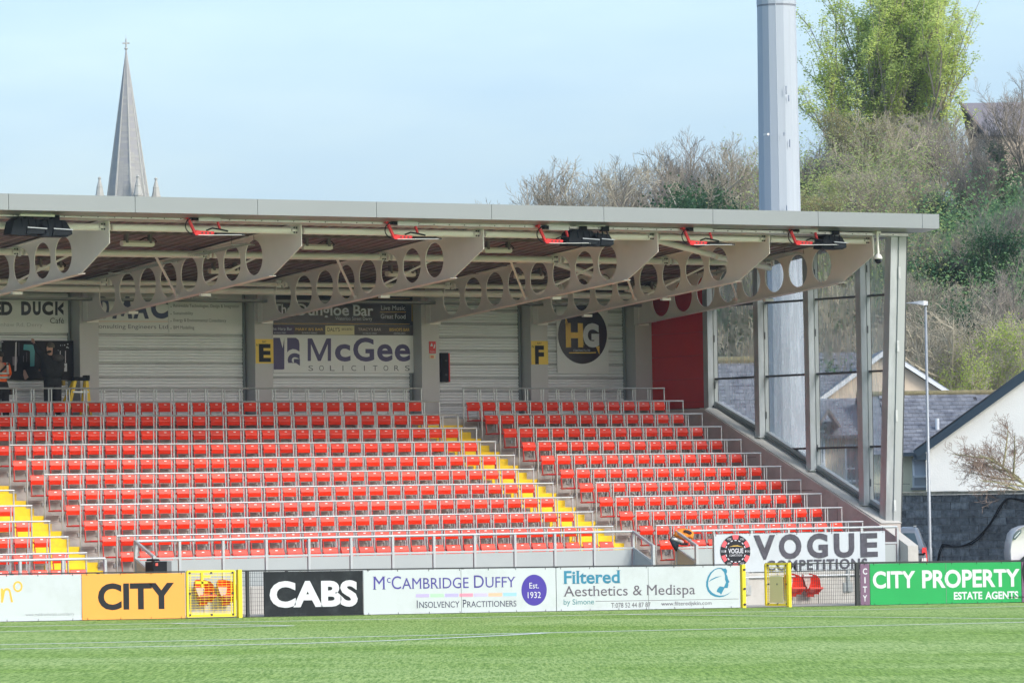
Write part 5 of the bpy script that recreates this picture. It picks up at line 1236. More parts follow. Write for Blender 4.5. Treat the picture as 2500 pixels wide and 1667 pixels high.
while u < wl:
    q = MB(); hj = random.uniform(-.006, .006); q.hexa([wpt(u, .06, ztop+.0), wpt(u+.78, .06, ztop), wpt(u+.78, -.25, ztop), wpt(u, -.25, ztop)], [wpt(u, .055, ztop+.075+hj), wpt(u+.78, .055, ztop+.075+hj), wpt(u+.78, -.25, ztop+.09+hj), wpt(u, -.25, ztop+.09+hj)]); part('coping_stone', q, mat('coping_mossy', (.30, .28, .21), .9, 0, .35, 7, dirt=(.06, .06, .05), dirtscale=5), yard); u += .785
def onwall(px, py, off=.05): return onPl(px, py, A+wn*off, wn)
cabp = [(2284, 1415), (2286, 1385), (2292, 1350), (2300, 1328), (2312, 1329), (2327, 1334), (2344, 1333), (2358, 1329), (2370, 1323), (2384, 1314), (2395, 1304), (2405, 1292), (2415, 1280), (2423, 1267), (2430, 1255), (2435, 1245), (2440, 1237), (2449, 1225), (2458, 1217), (2468, 1215.5), (2482, 1217), (2500, 1221), (2560, 1232)]
q = MB(); q.path([onwall(*p_) for p_ in cabp], .018, 6); q.path([onwall(x+2, y+2.5+2*math.sin(i)) for i, (x, y) in enumerate(cabp[1:-1])], .015, 6)
solo('cable', q, black_p, 'thick black cable looping up across the dark block wall', 'cable', base=onwall(2350, 1330))
# anti-climb spikes on a bracket
sp = thing('wall_spikes', 'rusty spikes and bracket on the wall top just right of the stand', 'spikes', onwall(2190, 1185))
a = onwall(2182, 1184); b_ = onwall(2196, 1230)
q = MB(); q.bar(onwall(2180, 1182), onwall(2196, 1196), .04, .04); q.bar(onwall(2195, 1194), b_, .05, .04, (0, 1, 0)); part('bracket', q, galv, sp)
q = MB()
rnd = random.Random(5)
for k in range(9):
    x = 2020+k*7.8 if k < 20 else 2186+(k-20)*6; c = onwall(min(x, 2221), 1181, .0)
    q.tube(c, c+Vector((rnd.uniform(-.10, .10), rnd.uniform(-.1, .1), rnd.uniform(.05, .16))), .006, .003, n=4); q.tube(c, c+Vector((rnd.uniform(-.10, .10), rnd.uniform(-.1, .1), rnd.uniform(-.10, -.02))), .006, .003, n=4)
q.bar(onwall(2015, 1181, 0), onwall(2221, 1181, 0), .012, .012); part('spikes', q, mat('rust', (.12, .10, .08), .8), sp, kind='stuff')

# ---- houses
E1 = Vector((R0.x, R0.y, 0)).normalized(); E2 = Vector((F0.x, F0.y, 0)).normalized()
def rot(v, a): return Vector((v.x*math.cos(a)-v.y*math.sin(a), v.x*math.sin(a)+v.y*math.cos(a), 0))
class Fr:       # local house frame: u along the front, w away from the camera
    def __init__(s, px, d, ang=0): s.o = G(px, d, 0); s.u = rot(E1, ang); s.w = rot(E2, ang)
    def P(s, u, w_, z): return s.o+s.u*u+s.w*w_+Vector((0, 0, z))
    def hexa(s, q, u0, u1, w0, w1, z0, z1): q.hexa([s.P(u0, w0, z0), s.P(u1, w0, z0), s.P(u1, w1, z0), s.P(u0, w1, z0)], [s.P(u0, w0, z1), s.P(u1, w0, z1), s.P(u1, w1, z1), s.P(u0, w1, z1)]); return q
slate = bpy.data.materials.new('slate'); slate.use_nodes = True; n = slate.node_tree.nodes; l = slate.node_tree.links
oi = n.new('ShaderNodeObjectInfo'); g = n.new('ShaderNodeNewGeometry'); z1 = n.new('ShaderNodeTexNoise'); z1.inputs['Scale'].default_value = 3.5; z1.inputs['Detail'].default_value = 8
l.new(g.outputs['Position'], z1.inputs['Vector']); r1 = n.new('ShaderNodeValToRGB'); r1.color_ramp.elements[0].position = .35; r1.color_ramp.elements[1].position = .7
r1.color_ramp.elements[0].color = (.125, .13, .155, 1); r1.color_ramp.elements[1].color = (.26, .265, .285, 1); l.new(z1.outputs['Fac'], r1.inputs['Fac'])
hs = n.new('ShaderNodeHueSaturation'); m2 = n.new('ShaderNodeMapRange'); m2.inputs[3].default_value = .82; m2.inputs[4].default_value = 1.18; l.new(oi.outputs['Random'], m2.inputs[0]); l.new(m2.outputs[0], hs.inputs['Value']); l.new(r1.outputs['Color'], hs.inputs['Color'])
bb = n['Principled BSDF']; bb.inputs['Roughness'].default_value = .7; l.new(hs.outputs['Color'], bb.inputs['Base Color'])
render_white = mat('render_white', (.80, .82, .80), .9, 0, .04, 1.5, .4, 25, bdist=.02); render_cream = mat('render_cream', (.72, .68, .48), .9, 0, .04, 1.5, .3, 25)
peach = mat('render_peach', (.66, .55, .42), .9, 0, .04, 1.2, .2, 20); barge = mat('barge_navy', (.018, .04, .065), .5); wfr = mat('window_white', (.75, .78, .80), .45)
darkglass = mat('window_glass', (.10, .13, .15), .12, 0, 0, 1); netg = mat('net_curtain', (.50, .53, .56), .6); under = mat('roof_under', (.07, .07, .08), .9)
moss = mat('ridge_moss', (.22, .19, .10), .95, 0, .3, 9)
def roofplane(parent, a, b_, c, d, sw, sh, single, th=.012):
    """slates between eave a-b and ridge d-c"""
    a, b_, c, d = map(Vector, (a, b_, c, d)); ul = (b_-a).length; vl = (d-a).length; nu = max(1, round(ul/sw)); nv = max(1, round(vl/sh))
    uu = (b_-a)/nu; vv_ = (d-a)/nv; nn = uu.cross(vv_).normalized()
    if nn.z < 0: nn = -nn
    q = MB(); q.quad(a-nn*.02, b_-nn*.02, c-nn*.02, d-nn*.02); part('underlay', q, under, parent)
    def one(q, p): g_ = .004; q.hexa([p+uu*g_/uu.length, p+uu*(1-g_/uu.length), p+uu*(1-g_/uu.length)+vv_*1.25-nn*.004, p+uu*g_/uu.length+vv_*1.25-nn*.004], [p+uu*.02+nn*th*2, p+uu*.98+nn*th*2, p+uu*.98+vv_*1.25+nn*.003, p+uu*.02+vv_*1.25+nn*.003]); return q
    if single: me = one(MB(), Vector((0, 0, 0))).mesh('slate'); me.materials.append(slate)
    big_ = MB(); off = wloc(parent)
    for j in range(nv):
        for i in range(-1 if j % 2 else 0, nu):
            f0 = .5 if j % 2 else 0
            if i < 0 or (f0 and i == nu-1): continue
            p = a+uu*(i+f0)+vv_*j
            if single: o = link('slate', me, None, parent); o.location = p-off+nn*random.uniform(0, .004)
            else: one(big_, p+nn*random.uniform(0, .008))
    if not single: part('slates', big_, slate, parent, kind='stuff', fix=False)
def ridge(parent, a, b_, r=.09): q = MB(); q.tube(a, b_, r, n=8); part('ridge', q, moss, parent)
def window(parent, fr, u, z, w_, h, wdep=-.02, open_=0, glassm=None):
    f_ = link('window', None, None, parent); f_.location = fr.P(u+w_/2, wdep, z)-wloc(parent)
    for (u0, u1, z0, z1) in ((0, .06, 0, h), (w_-.06, w_, 0, h), (.06, w_-.06, 0, .06), (.06, w_-.06, h-.06, h), (.06, w_-.06, h*.36-.025, h*.36+.025)):
        q = MB(); fr.hexa(q, u+u0, u+u1, wdep-.04, wdep+.03, z+z0, z+z1); part('frame', q, wfr, f_)
    q = MB(); fr.hexa(q, u+.06, u+w_-.06, wdep+.0, wdep+.01, z+.06, z+h-.06); part('pane', q, glassm or darkglass, f_)
    q = MB(); fr.hexa(q, u-.05, u+w_+.05, wdep-.10, wdep+.02, z-.07, z-.004); part('sill', q, mat('sill_grey', (.25, .25, .25), .8), f_)
    if open_:
        zt_ = z+h-.03; zb3 = z+h*.38
        pts = [fr.P(u+.02, wdep-.05, zt_), fr.P(u+w_-.02, wdep-.05, zt_), fr.P(u+w_-.02, wdep-.05-open_, zb3), fr.P(u+.02, wdep-.05-open_, zb3)]
        sa_ = link('sash', None, None, parent); sa_.location = pts[0]-wloc(parent)
        for i in range(4): q = MB(); q.bar(pts[i], pts[(i+1) % 4], .05, .05, (E2.x, E2.y, .3)); part('sash_bar', q, wfr, sa_)
        q = MB(); q.quad(*pts); part('pane', q, netg, sa_)
# white gable house
fr = Fr(2262, 141, -.14); h1 = thing('white_house', 'white rendered house gable with a dark blue verge at the right edge', 'house', (fr.o.x, fr.o.y, 0))
ze = zat(2262, 1096, 141); sl0 = .70; hw = 4.6
q = MB(); pts = [(0, 0), (2*hw, 0), (2*hw, ze), (hw, ze+hw*sl0), (0, ze)]
i0 = len(q.v); q.v += [tuple(fr.P(u, 0, z)) for u, z in pts]+[tuple(fr.P(u, 8, z)) for u, z in pts]; q.f += [(0, 1, 2, 3, 4), (9, 8, 7, 6, 5)]+[(k, (k+1) % 5, 5+(k+1) % 5, 5+k) for k in range(5)]; part('wall', q, render_white, h1)
for s_ in (0, 1):
    u0, u1 = (-.28, hw) if s_ == 0 else (2*hw+.28, hw); z0 = ze-.28*sl0; z1 = ze+hw*sl0
    q = MB(); a, b_ = fr.P(u0, -.22, z0+.05), fr.P(u1, -.22, z1+.05); q.bar(a, b_, .06, .25, (0, 0, 1)); part('barge_board', q, barge, h1)
    q = MB(); q.hexa([fr.P(u0, -.25, z0+.16), fr.P(u1, -.25, z1+.16), fr.P(u1, 8.2, z1+.16), fr.P(u0, 8.2, z0+.16)] if s_ == 0 else [fr.P(u1, -.25, z1+.16), fr.P(u0, -.25, z0+.16), fr.P(u0, 8.2, z0+.16), fr.P(u1, 8.2, z1+.16)],
                      [fr.P(u0, -.25, z0+.22), fr.P(u1, -.25, z1+.22), fr.P(u1, 8.2, z1+.22), fr.P(u0, 8.2, z0+.22)] if s_ == 0 else [fr.P(u1, -.25, z1+.22), fr.P(u0, -.25, z0+.22), fr.P(u0, 8.2, z0+.22), fr.P(u1, 8.2, z1+.22)]); part('roof', q, mat('roof_slate_plain', (.10, .105, .115), .7), h1)
q = MB(); fr.hexa(q, -.34, .02, -.2, 7, ze-.30, ze-.12); part('eave_box', q, barge, h1)
p = onPl(2476, 1102, fr.P(0, -.03, 0), fr.w); q = MB(); q.box(p.x-.05, p.x+.05, p.y-.05, p.y+.05, p.z-.05, p.z+.05); part('vent', q, dark_m, h1)
# slate-roofed bungalow between
fr = Fr(2120, 147, .0); h2 = thing('slate_bungalow', 'low cream bungalow with a grey slate roof between the stand and the white house', 'house', (fr.o.x, fr.o.y, 0))
du = lambda px, d=147: (px-2120)*d/FPX
z_e = zat(2230, 1106, 147-.4); z_r = zat(2300, 962, 151.5)
roofplane(h2, fr.P(du(2176), -.4, z_e), fr.P(du(2420), -.4, z_e), fr.P(du(2420), 4.5, z_r), fr.P(du(2176), 4.5, z_r), .20, .345, True)
q = MB(); q.quad(fr.P(du(2120), -.35, z_e-.02), fr.P(du(2176), -.35, z_e-.02), fr.P(du(2176), 4.5, z_r-.02), fr.P(du(2120), 4.5, z_r-.02)); q.quad(fr.P(du(2420), -.4, z_e), fr.P(du(2560), -.4, z_e), fr.P(du(2560), 4.5, z_r), fr.P(du(2420), 4.5, z_r)); part('roof', q, slate, h2)
q = MB(); q.quad(fr.P(du(2120), 9.4, z_e), fr.P(du(2560), 9.4, z_e), fr.P(du(2560), 4.5, z_r), fr.P(du(2120), 4.5, z_r)); part('roof', q, slate, h2)
ridge(h2, fr.P(du(2120), 4.5, z_r+.03), fr.P(du(2560), 4.5, z_r+.03))
q = MB(); fr.hexa(q, du(2120), du(2560), 0, 9, 0, z_e-.05); part('wall', q, render_cream, h2)
q = MB(); q.bar(fr.P(du(2172), -.46, z_e-.03), fr.P(du(2540), -.46, z_e-.03), .12, .11); part('gutter', q, barge, h2)
q = MB(); fr.hexa(q, du(2182), du(2190), -.03, 0, 0, z_e-.1); part('downpipe', q, barge, h2)
window(h2, fr, du(2228), zat(2240, 1190, 147), du(2268)-du(2228), zat(2240, 1118, 147)-zat(2240, 1190, 147), -.02, .32, netg)
window(h2, fr, du(2168), zat(2180, 1190, 147), du(2182)-du(2168), zat(2240, 1118, 147)-zat(2240, 1190, 147), -.02)
p = fr.P(du(2302), 1.5, z_e+.7); q = MB(); q.tube(p, p+Vector((0, 0, .35)), .06, n=10); part('vent_pipe', q, wfr, h2)
p = fr.P(du(2235), .6, z_e+.27)
# left range seen through the glass
fr = Fr(1700, 149, 0); h3 = thing('slate_cottage', 'cream house with slate roof and white window seen through the glass screen', 'house', (fr.o.x, fr.o.y, 0))
du = lambda px, d=149: (px-1700)*d/FPX
z_e = zat(2080, 1063, 148.6); z_r = zat(2060, 974, 153)
roofplane(h3, fr.P(du(1985), -.4, z_e), fr.P(du(2172), -.4, z_e), fr.P(du(2172), 4, z_r), fr.P(du(1985), 4, z_r), .25, .30, False)
q = MB(); fr.hexa(q, du(1990), du(2168), 0, 7, 0, z_e-.04); part('wall', q, peach, h3)
q = MB(); q.bar(fr.P(du(1985), -.46, z_e-.03), fr.P(du(2175), -.46, z_e-.03), .10, .09); part('gutter', q, under, h3)
window(h3, fr, du(2064), zat(2064, 1176, 149), du(2112)-du(2064), zat(2064, 1085, 149)-zat(2064, 1176, 149), -.02)
window(h3, fr, du(2004), zat(2004, 1176, 149), du(2016)-du(2004), zat(2064, 1050, 149)-zat(2064, 1176, 149), -.02)
q = MB(); zc = zat(2022, 1000, 148); 
for s_ in (-1, 1): q.bar(fr.P(du(2022), -.9, zc), fr.P(du(2022)+s_*.34, -.9, zc-.52), .05, .07, (0, 0, 1))
part('porch_verge', q, mat('porch_brown', (.16, .13, .12), .8), h3)
q = MB(); 
for s_ in (-1, 1): q.quad(fr.P(du(2022), -.9, zc+.03), fr.P(du(2022)+s_*.36, -.9, zc-.53), fr.P(du(2022)+s_*.36, 1.2, zc-.53), fr.P(du(2022), 1.2, zc+.03))
part('porch_roof', q, slate, h3)
# big slate roof left, with mossy ridge
fr = Fr(1650, 152, 0); h4 = thing('slate_roof_house', 'house with a broad pale slate roof and mossy ridge seen through the left glass panes', 'house', (fr.o.x, fr.o.y, 0))
du = lambda px, d=152: (px-1650)*d/FPX
z_e = zat(1800, 1120, 151.5); z_r = zat(1800, 884, 158)
roofplane(h4, fr.P(du(1600), -.4, z_e), fr.P(du(1975), -.4, z_e), fr.P(du(1975), 6, z_r), fr.P(du(1600), 6, z_r), .3, .26, False)
q = MB(); fr.hexa(q, du(1605), du(1970), 0, 10, 0, z_e-.04); part('wall', q, peach, h4); ridge(h4, fr.P(du(1600), 6, z_r+.05), fr.P(du(1975), 6, z_r+.05), .14)
# peach gable behind
fr = Fr(2168, 158, 0); h5 = thing('peach_gable_house', 'peach gable house with white verges behind the corner of the stand', 'house', (fr.o.x, fr.o.y, 0))
k5 = 158/FPX; za = zat(2169, 858, 158); uL, zL = (2005-2169)*k5, zat(2005, 978, 158); uR, zR = (2328-2169)*k5, zat(2328, 962, 158)
q = MB(); pts = [(uL+.3, 0), (uR-.3, 0), (uR-.3, zR+.1), (0, za-.12), (uL+.3, zL+.12)]
q.v += [tuple(fr.P(u, 0, z)) for u, z in pts]+[tuple(fr.P(u, 9, z)) for u, z in pts]; q.f += [(0, 1, 2, 3, 4), (9, 8, 7, 6, 5)]+[(k, (k+1) % 5, 5+(k+1) % 5, 5+k) for k in range(5)]; part('wall', q, peach, h5)
q = MB(); q.bar(fr.P(uL, -.2, zL), fr.P(0, -.2, za), .06, .15, (0, 0, 1)); part('verge', q, wfr, h5); q = MB(); q.bar(fr.P(uR, -.2, zR), fr.P(0, -.2, za), .06, .15, (0, 0, 1)); part('verge', q, wfr, h5)
for (u_, z_) in ((uL, zL), (uR, zR)):
    q = MB(); q.quad(fr.P(u_, -.25, z_+.09), fr.P(0, -.25, za+.09), fr.P(0, 9.2, za+.09), fr.P(u_, 9.2, z_+.09)); part('roof', q, slate, h5)
fr2 = Fr(1980, 162, 0); du2 = lambda px: (px-1980)*162/FPX
roofplane(h5, fr2.P(du2(1960), -3, zat(2050, 1000, 159)), fr2.P(du2(2120), -3, zat(2050, 1000, 159)), fr2.P(du2(2120), 2, zat(2050, 862, 164)), fr2.P(du2(1960), 2, zat(2050, 862, 164)), .3, .3, False)
# far roof on the hill
fr = Fr(2352, 262, 0); h6 = thing('hilltop_house', 'grey slate roof of a house at the top of the wooded hill', 'house', (fr.o.x, fr.o.y, 10))
k6 = 262/FPX; zb6 = zat(2400, 330, 262); zt6 = zat(2400, 249, 267)
q = MB(); q.quad(fr.P(70*k6, 0, zb6), fr.P(400*k6, 0, zb6), fr.P(400*k6, 5, zt6), fr.P(30*k6, 5, zt6)); q.quad(fr.P(30*k6, 5.0, zt6), fr.P(400*k6, 5.0, zt6), fr.P(400*k6, 9, zb6), fr.P(70*k6, 9, zb6)); part('roof', q, mat('slate_far', (.22, .20, .215), .8, 0, .1, 2), h6)
q = MB(); fr.hexa(q, 75*k6, 390*k6, .3, 8.8, 8, zb6-.02); part('wall', q, peach, h6)
q = MB(); q.bar(fr.P(30*k6, 4.9, zt6+.02), fr.P(72*k6, -.05, zb6+.02), .12, .12); part('verge', q, mat('verge_brown', (.16, .12, .10), .8), h6)

# ---- cars
glassc = mat('car_glass', (.04, .07, .09), .08, 0, 0, 1, spec=.8)
def loft(sections, m, parent, name, smooth=True, closed=True):
    q = MB(); n_ = len(sections[0])
    for s_ in sections: q.v += [tuple(p_) for p_ in s_]
    for j in range(len(sections)-1):
        for i in range(n_ if closed else n_-1): q.f.append((j*n_+i, j*n_+(i+1) % n_, (j+1)*n_+(i+1) % n_, (j+1)*n_+i))
    q.f.append(tuple(range(n_))); q.f.append(tuple((len(sections)-1)*n_+i for i in range(n_)))
    return part(name, q, m, parent, smooth=smooth)
def car(label, px, d, ang, paint, kind, zg=.12, name='parked_car'):
    """car frame: u to its right when seen from behind, w forward (away from its rear)"""
    fr = Fr(px, d, ang); t = thing(name, label, 'car', fr.P(0, 2.2, zg), None)
    def sec(w_, hw_, zb_c, zbelt, zroof, hwr):   # half section, mirrored
        r = [(-hw_*.93, zb_c), (-hw_, zb_c+.18), (-hw_, zbelt-.08), (-hw_*.985, zbelt), (-hwr, zroof-.07), (-hwr*.88, zroof-.012), (0, zroof), (hwr*.88, zroof-.012), (hwr, zroof-.07), (hw_*.985, zbelt), (hw_, zbelt-.08), (hw_, zb_c+.18), (hw_*.93, zb_c)]
        return [fr.P(u, w_, zg+z) for u, z in r]
    hw_ = .87; zr = 1.62
    body = [sec(-.02, hw_*.90, .36, .98, 1.0, .80), sec(.06, hw_*.97, .27, 1.00, 1.03, .84), sec(.16, hw_, .22, 1.02, 1.10, .83), sec(.34, hw_, .2, 1.03, zr-.10, .63), sec(.50, hw_, .2, 1.03, zr, .645), sec(1.6, hw_, .2, 1.0, zr+.02, .66), sec(2.6, hw_, .2, .98, zr-.04, .64), sec(3.4, hw_, .2, .96, 1.12, .70), sec(4.1, hw_*.97, .22, .80, .86, .70), sec(4.35, hw_*.8, .3, .60, .66, .6)]
    loft(body, paint, t, 'body')
    # rear window leaning, tailgate, lamps, bumper
    q = MB(); q.quad(fr.P(-.70, .125, zg+1.06), fr.P(.70, .125, zg+1.06), fr.P(.57, .315, zg+zr-.14), fr.P(-.57, .315, zg+zr-.14)); 
    part('rear_window', q, glassc, t)
    for s_ in (-1, 1):
        q = MB(); q.hexa([fr.P(s_*.72, -.05, zg+.62), fr.P(s_*.90, .10, zg+.62), fr.P(s_*.88, .3, zg+.62), fr.P(s_*.72, .1, zg+.62)], [fr.P(s_*.76, .03, zg+1.12), fr.P(s_*.86, .10, zg+1.12), fr.P(s_*.86, .26, zg+1.12), fr.P(s_*.76, .12, zg+1.12)]); part('tail_lamp', q, mat('lamp_red', (.65, .02, .02), .2, spec=.8), t)
        q = MB(); q.hexa([fr.P(s_*.74, -.055, zg+.76), fr.P(s_*.86, .04, zg+.76), fr.P(s_*.86, .10, zg+.76), fr.P(s_*.74, .0, zg+.76)], [fr.P(s_*.75, -.045, zg+.86), fr.P(s_*.86, .05, zg+.86), fr.P(s_*.86, .10, zg+.86), fr.P(s_*.75, .0, zg+.86)]); part('lamp_lens', q, mat('lens_pale', (.75, .70, .68), .2), t)
        q = MB(); q.bar(fr.P(s_*.56, .55, zg+zr+.03), fr.P(s_*.56, 2.5, zg+zr+.02), .04, .03); part('roof_rail', q, galv, t)
        for w_ in (.75, 3.45):
            c = fr.P(s_*.80, w_, zg+.32); q = MB(); q.tube(c-fr.u*.11, c+fr.u*.11, .32, n=20); o = part('wheel', q, mat('tyre', (.02, .02, .022), .8), t)
            q = MB(); q.tube(c+fr.u*s_*.10, c+fr.u*s_*.125, .20, n=16); part('rim', q, galv, o)
            q = MB(); q.tube(c+fr.u*s_*.04, c+fr.u*s_*.085, .40, n=24); part('wheel_arch', q, mat('arch_black', (.02, .028, .035), .7), t)
    q = MB(); q.hexa([fr.P(-.86, -.12, zg+.34), fr.P(.86, -.12, zg+.34), fr.P(.88, .2, zg+.34), fr.P(-.88, .2, zg+.34)], [fr.P(-.84, -.08, zg+.60), fr.P(.84, -.08, zg+.60), fr.P(.88, .2, zg+.60), fr.P(-.88, .2, zg+.60)]); part('bumper', q, paint if kind else mat('bumper_silver', (.42, .43, .45), .35, .4), t)
    q = MB(); q.bar(fr.P(-.4, .19, zg+zr-.04), fr.P(.0, .19, zg+zr-.04), .05, .03); part('brake_light', q, mat('lamp_red', (0, 0, 0)), t)
    q = MB(); q.tube(fr.P(0, .75, zg+zr), fr.P(.06, .50, zg+zr+.20), .008, .004, n=5); part('aerial', q, black_p, t)
    return t, fr
silver = mat('paint_grey_silver', (.20, .215, .235), .3, .55, .03, 2, coat=.6)
car('grey estate car seen from behind at the right end of the stand', 2174, 122.5, -.10, silver, 0, zg=.17)
# white car at the right edge: nose towards the left
frc = Fr(2466, 119, 0); cw_ = thing('white_car', 'white car nose with headlight at the right edge of the photograph', 'car', frc.P(1, 0, .12)); kk = 119/FPX
wp = mat('paint_white', (.66, .66, .70), .3, .05, .02, 1, coat=.5); zg = 0.
def cz(y): return zat(2480, y, 119)
side = [(-.01, 1372), (-.03, 1345), (0, 1325), (.06, 1303), (.16, 1291), (.34, 1284), (.9, 1277), (1.25, 1270), (1.9, 1238), (3.2, 1232), (4.1, 1262), (4.25, 1330), (4.2, 1420), (.1, 1425), (.02, 1400)]
def ss(w_, sh, dz_): return [frc.P(u*sh+(1-sh)*1.5+dz_, w_, cz(y)) for u, y in side]
loft([ss(0.06, .975, .0), ss(.0, .99, .0), ss(.12, 1, 0), ss(1.5, 1, 0), ss(1.62, .99, 0), ss(1.7, .96, 0)], wp, cw_, 'body')
q = MB(); hp = [(.06, 1313), (.085, 1302), (.15, 1295), (.26, 1292), (.25, 1300), (.17, 1310), (.10, 1317)]
i0 = len(q.v); q.v += [tuple(frc.P(u, -.035, cz(y))) for u, y in hp]+[tuple(frc.P(u, .1, cz(y))) for u, y in hp]; n_ = len(hp); q.f += [tuple(range(n_))]+[(k, (k+1) % n_, n_+(k+1) % n_, n_+k) for k in range(n_)]; part('headlight', q, mat('headlight', (.16, .20, .23), .12, .3, .5, 30), cw_)
q = MB(); q.bar(frc.P(.08, -.045, cz(1312)), frc.P(.22, -.045, cz(1297)), .015, .018); part('light_strip', q, wfr, cw_)
q = MB(); c = frc.P(.58, .10, cz(1395)); q.tube(c-frc.w*.16, c+frc.w*.12, .46, n=28); part('wheel_arch', q, mat('arch_black', (.02, .028, .035), .7), cw_)
q = MB(); q.tube(c-frc.w*.19, c+frc.w*.1, .34, n=24); part('wheel', q, mat('tyre', (.02, .02, .022), .8), cw_)
q = MB(); frc.hexa(q, -.035, .3, -.05, 1.7, cz(1392), cz(1371)); part('lower_trim', q, mat('trim_navy', (.02, .035, .05), .6), cw_)

# ---- church spire
spx = 322; D7 = 700; sc7 = D7/FPX
sc_ = G(spx, D7, 0); stone = mat('spire_stone', (.33, .33, .31), .9, 0, .13, .9, dirt=(.30, .30, .31), dirtscale=.5); rib = mat('spire_rib', (.42, .42, .385), .9, 0, .08, 1)
ch = thing('church_spire', 'tall pointed grey stone church spire with a cross behind the stand roof', 'church', (sc_.x, sc_.y, 0))
ztip = zat(307, 117, D7); zb7 = zat(312, 480, D7)-2.5; rb = 46.5*sc7/math.cos(PI/8)*(ztip-zb7)/(ztip-zat(312, 480, D7))
nk = 30; phs = YAW*-1+.22
rr = lambda z: rb*(ztip-z)/(ztip-zb7)
bx_ = lambda k, z, f=1: Vector((sc_.x+rr(z)*f*math.cos(phs+k*PI/4), sc_.y+rr(z)*f*math.sin(phs+k*PI/4), z))
# courses of stone
zz = zb7; q = MB(); rnd = random.Random(3)
while zz < ztip-.6:
    h_ = .42
    for k in range(8):
        a, b_ = bx_(k, zz), bx_(k+1, zz); c_, d_ = bx_(k+1, zz+h_), bx_(k, zz+h_); nb_ = max(1, int((b_-a).length/.75)); sh_ = rnd.random()*.5
        for i in range(nb_):
            f0, f1 = i/nb_, (i+1)/nb_; o_ = ((a+b_)/2-sc_); o_.z = 0; o_ = o_.normalized()*rnd.uniform(-.03, .04)
            p_ = [a.lerp(b_, f0+.01)+o_, a.lerp(b_, f1-.01)+o_, d_.lerp(c_, f1-.01)+o_-Vector((0, 0, .03)), d_.lerp(c_, f0+.01)+o_-Vector((0, 0, .03))]; q.quad(*p_)
    zz += h_
part('spire_courses', q, stone, ch, kind='stuff', fix=False)
q = MB(); q.lathe([(rb*.985, zb7), (.06, ztip)], 8, (sc_.x, sc_.y, 0), phs); part('spire_core', q, mat('stone_joint', (.30, .30, .31), .95), ch)
for k in range(8): q = MB(); q.tube(bx_(k, zb7, 1.0), bx_(k, ztip, 1), .17, .06, n=5); part('rib', q, rib, ch)
kx = sc_.copy(); q = MB(); q.lathe([(.10, ztip-.2), (.28, ztip+.05), (.12, ztip+.3)], 8, (kx.x, kx.y, 0)); part('finial', q, rib, ch)
q = MB(); q.tube((kx.x, kx.y, ztip+.1), (kx.x, kx.y, zat(307, 92, D7)), .13, .09, n=6); q.tube((kx.x, kx.y, zat(307, 92, D7)), (kx.x, kx.y, zat(307, 84, D7)), .03, n=4); part('cross_stem', q, rib, ch)
zc = zat(307, 103, D7); q = MB(); q.bar(Vector((kx.x, kx.y, zc))-E1*.50, Vector((kx.x, kx.y, zc))+E1*.50, .18, .20); part('cross_arm', q, rib, ch)
q = MB(); fr = Fr(spx, D7, math.radians(23)); th = 73*sc7/math.sqrt(2)
q = MB(); fr.hexa(q, -th, th, -th, th, 0, zb7+.5); part('tower', q, stone, ch)
for du_, dw in ((-1, -1), (1, -1), (-1, 1), (1, 1)):
    ang = math.atan2(dw, du_); c = sc_+E1*(73*sc7*math.cos(ang+math.radians(-21)))+E2*(73*sc7*math.sin(ang+math.radians(-21)))
    zt_ = zat(312, 431, D7); q = MB(); q.lathe([(.62, zt_-7), (.62, zt_-3.0), (.70, zt_-2.9), (.70, zt_-2.65), (.60, zt_-2.6), (.42, zt_-1.55), (.46, zt_-1.45), (.40, zt_-1.4), (.16, zt_-.5), (.16, zt_-.35), (.26, zt_-.2), (.10, zt_-.02), (.05, zt_)], 8, (c.x, c.y, 0), .3); part('pinnacle', q, rib, ch)

# ================================================================== wooded hill
def sstep(t): t = max(0, min(1, t)); return t*t*(3-2*t)
def zmax(px):
    if px < 1150: return 4.0
    if px < 1900: return 4.0+8.5*sstep((px-1150)/750)
    if px < 2300: return 12.5+1.0*(px-1900)/400
    return 13.5+1.6*sstep((px-2300)/250)
def terr(px, d): return .4+zmax(px)*sstep((d-152)/74)
q = MB(); pxs = list(range(-1200, 4201, 90)); ds = [152+5*k for k in range(20)]+[260, 300, 380, 520]
for d in ds:
    for x in pxs: q.v.append(tuple(G(x, d, terr(x, d)+.35*math.sin(x*.021+d*.3)+.25*math.sin(d*.7+x*.05))))
nn_ = len(pxs)
for j in range(len(ds)-1):
    for i in range(nn_-1): q.f.append((j*nn_+i, j*nn_+i+1, (j+1)*nn_+i+1, (j+1)*nn_+i))
hillm = mat('hill_soil', (.050, .060, .032), .95, 0, .5, .8, .6, 3, bdist=.3); struct('hillside', q, hillm, smooth=True)

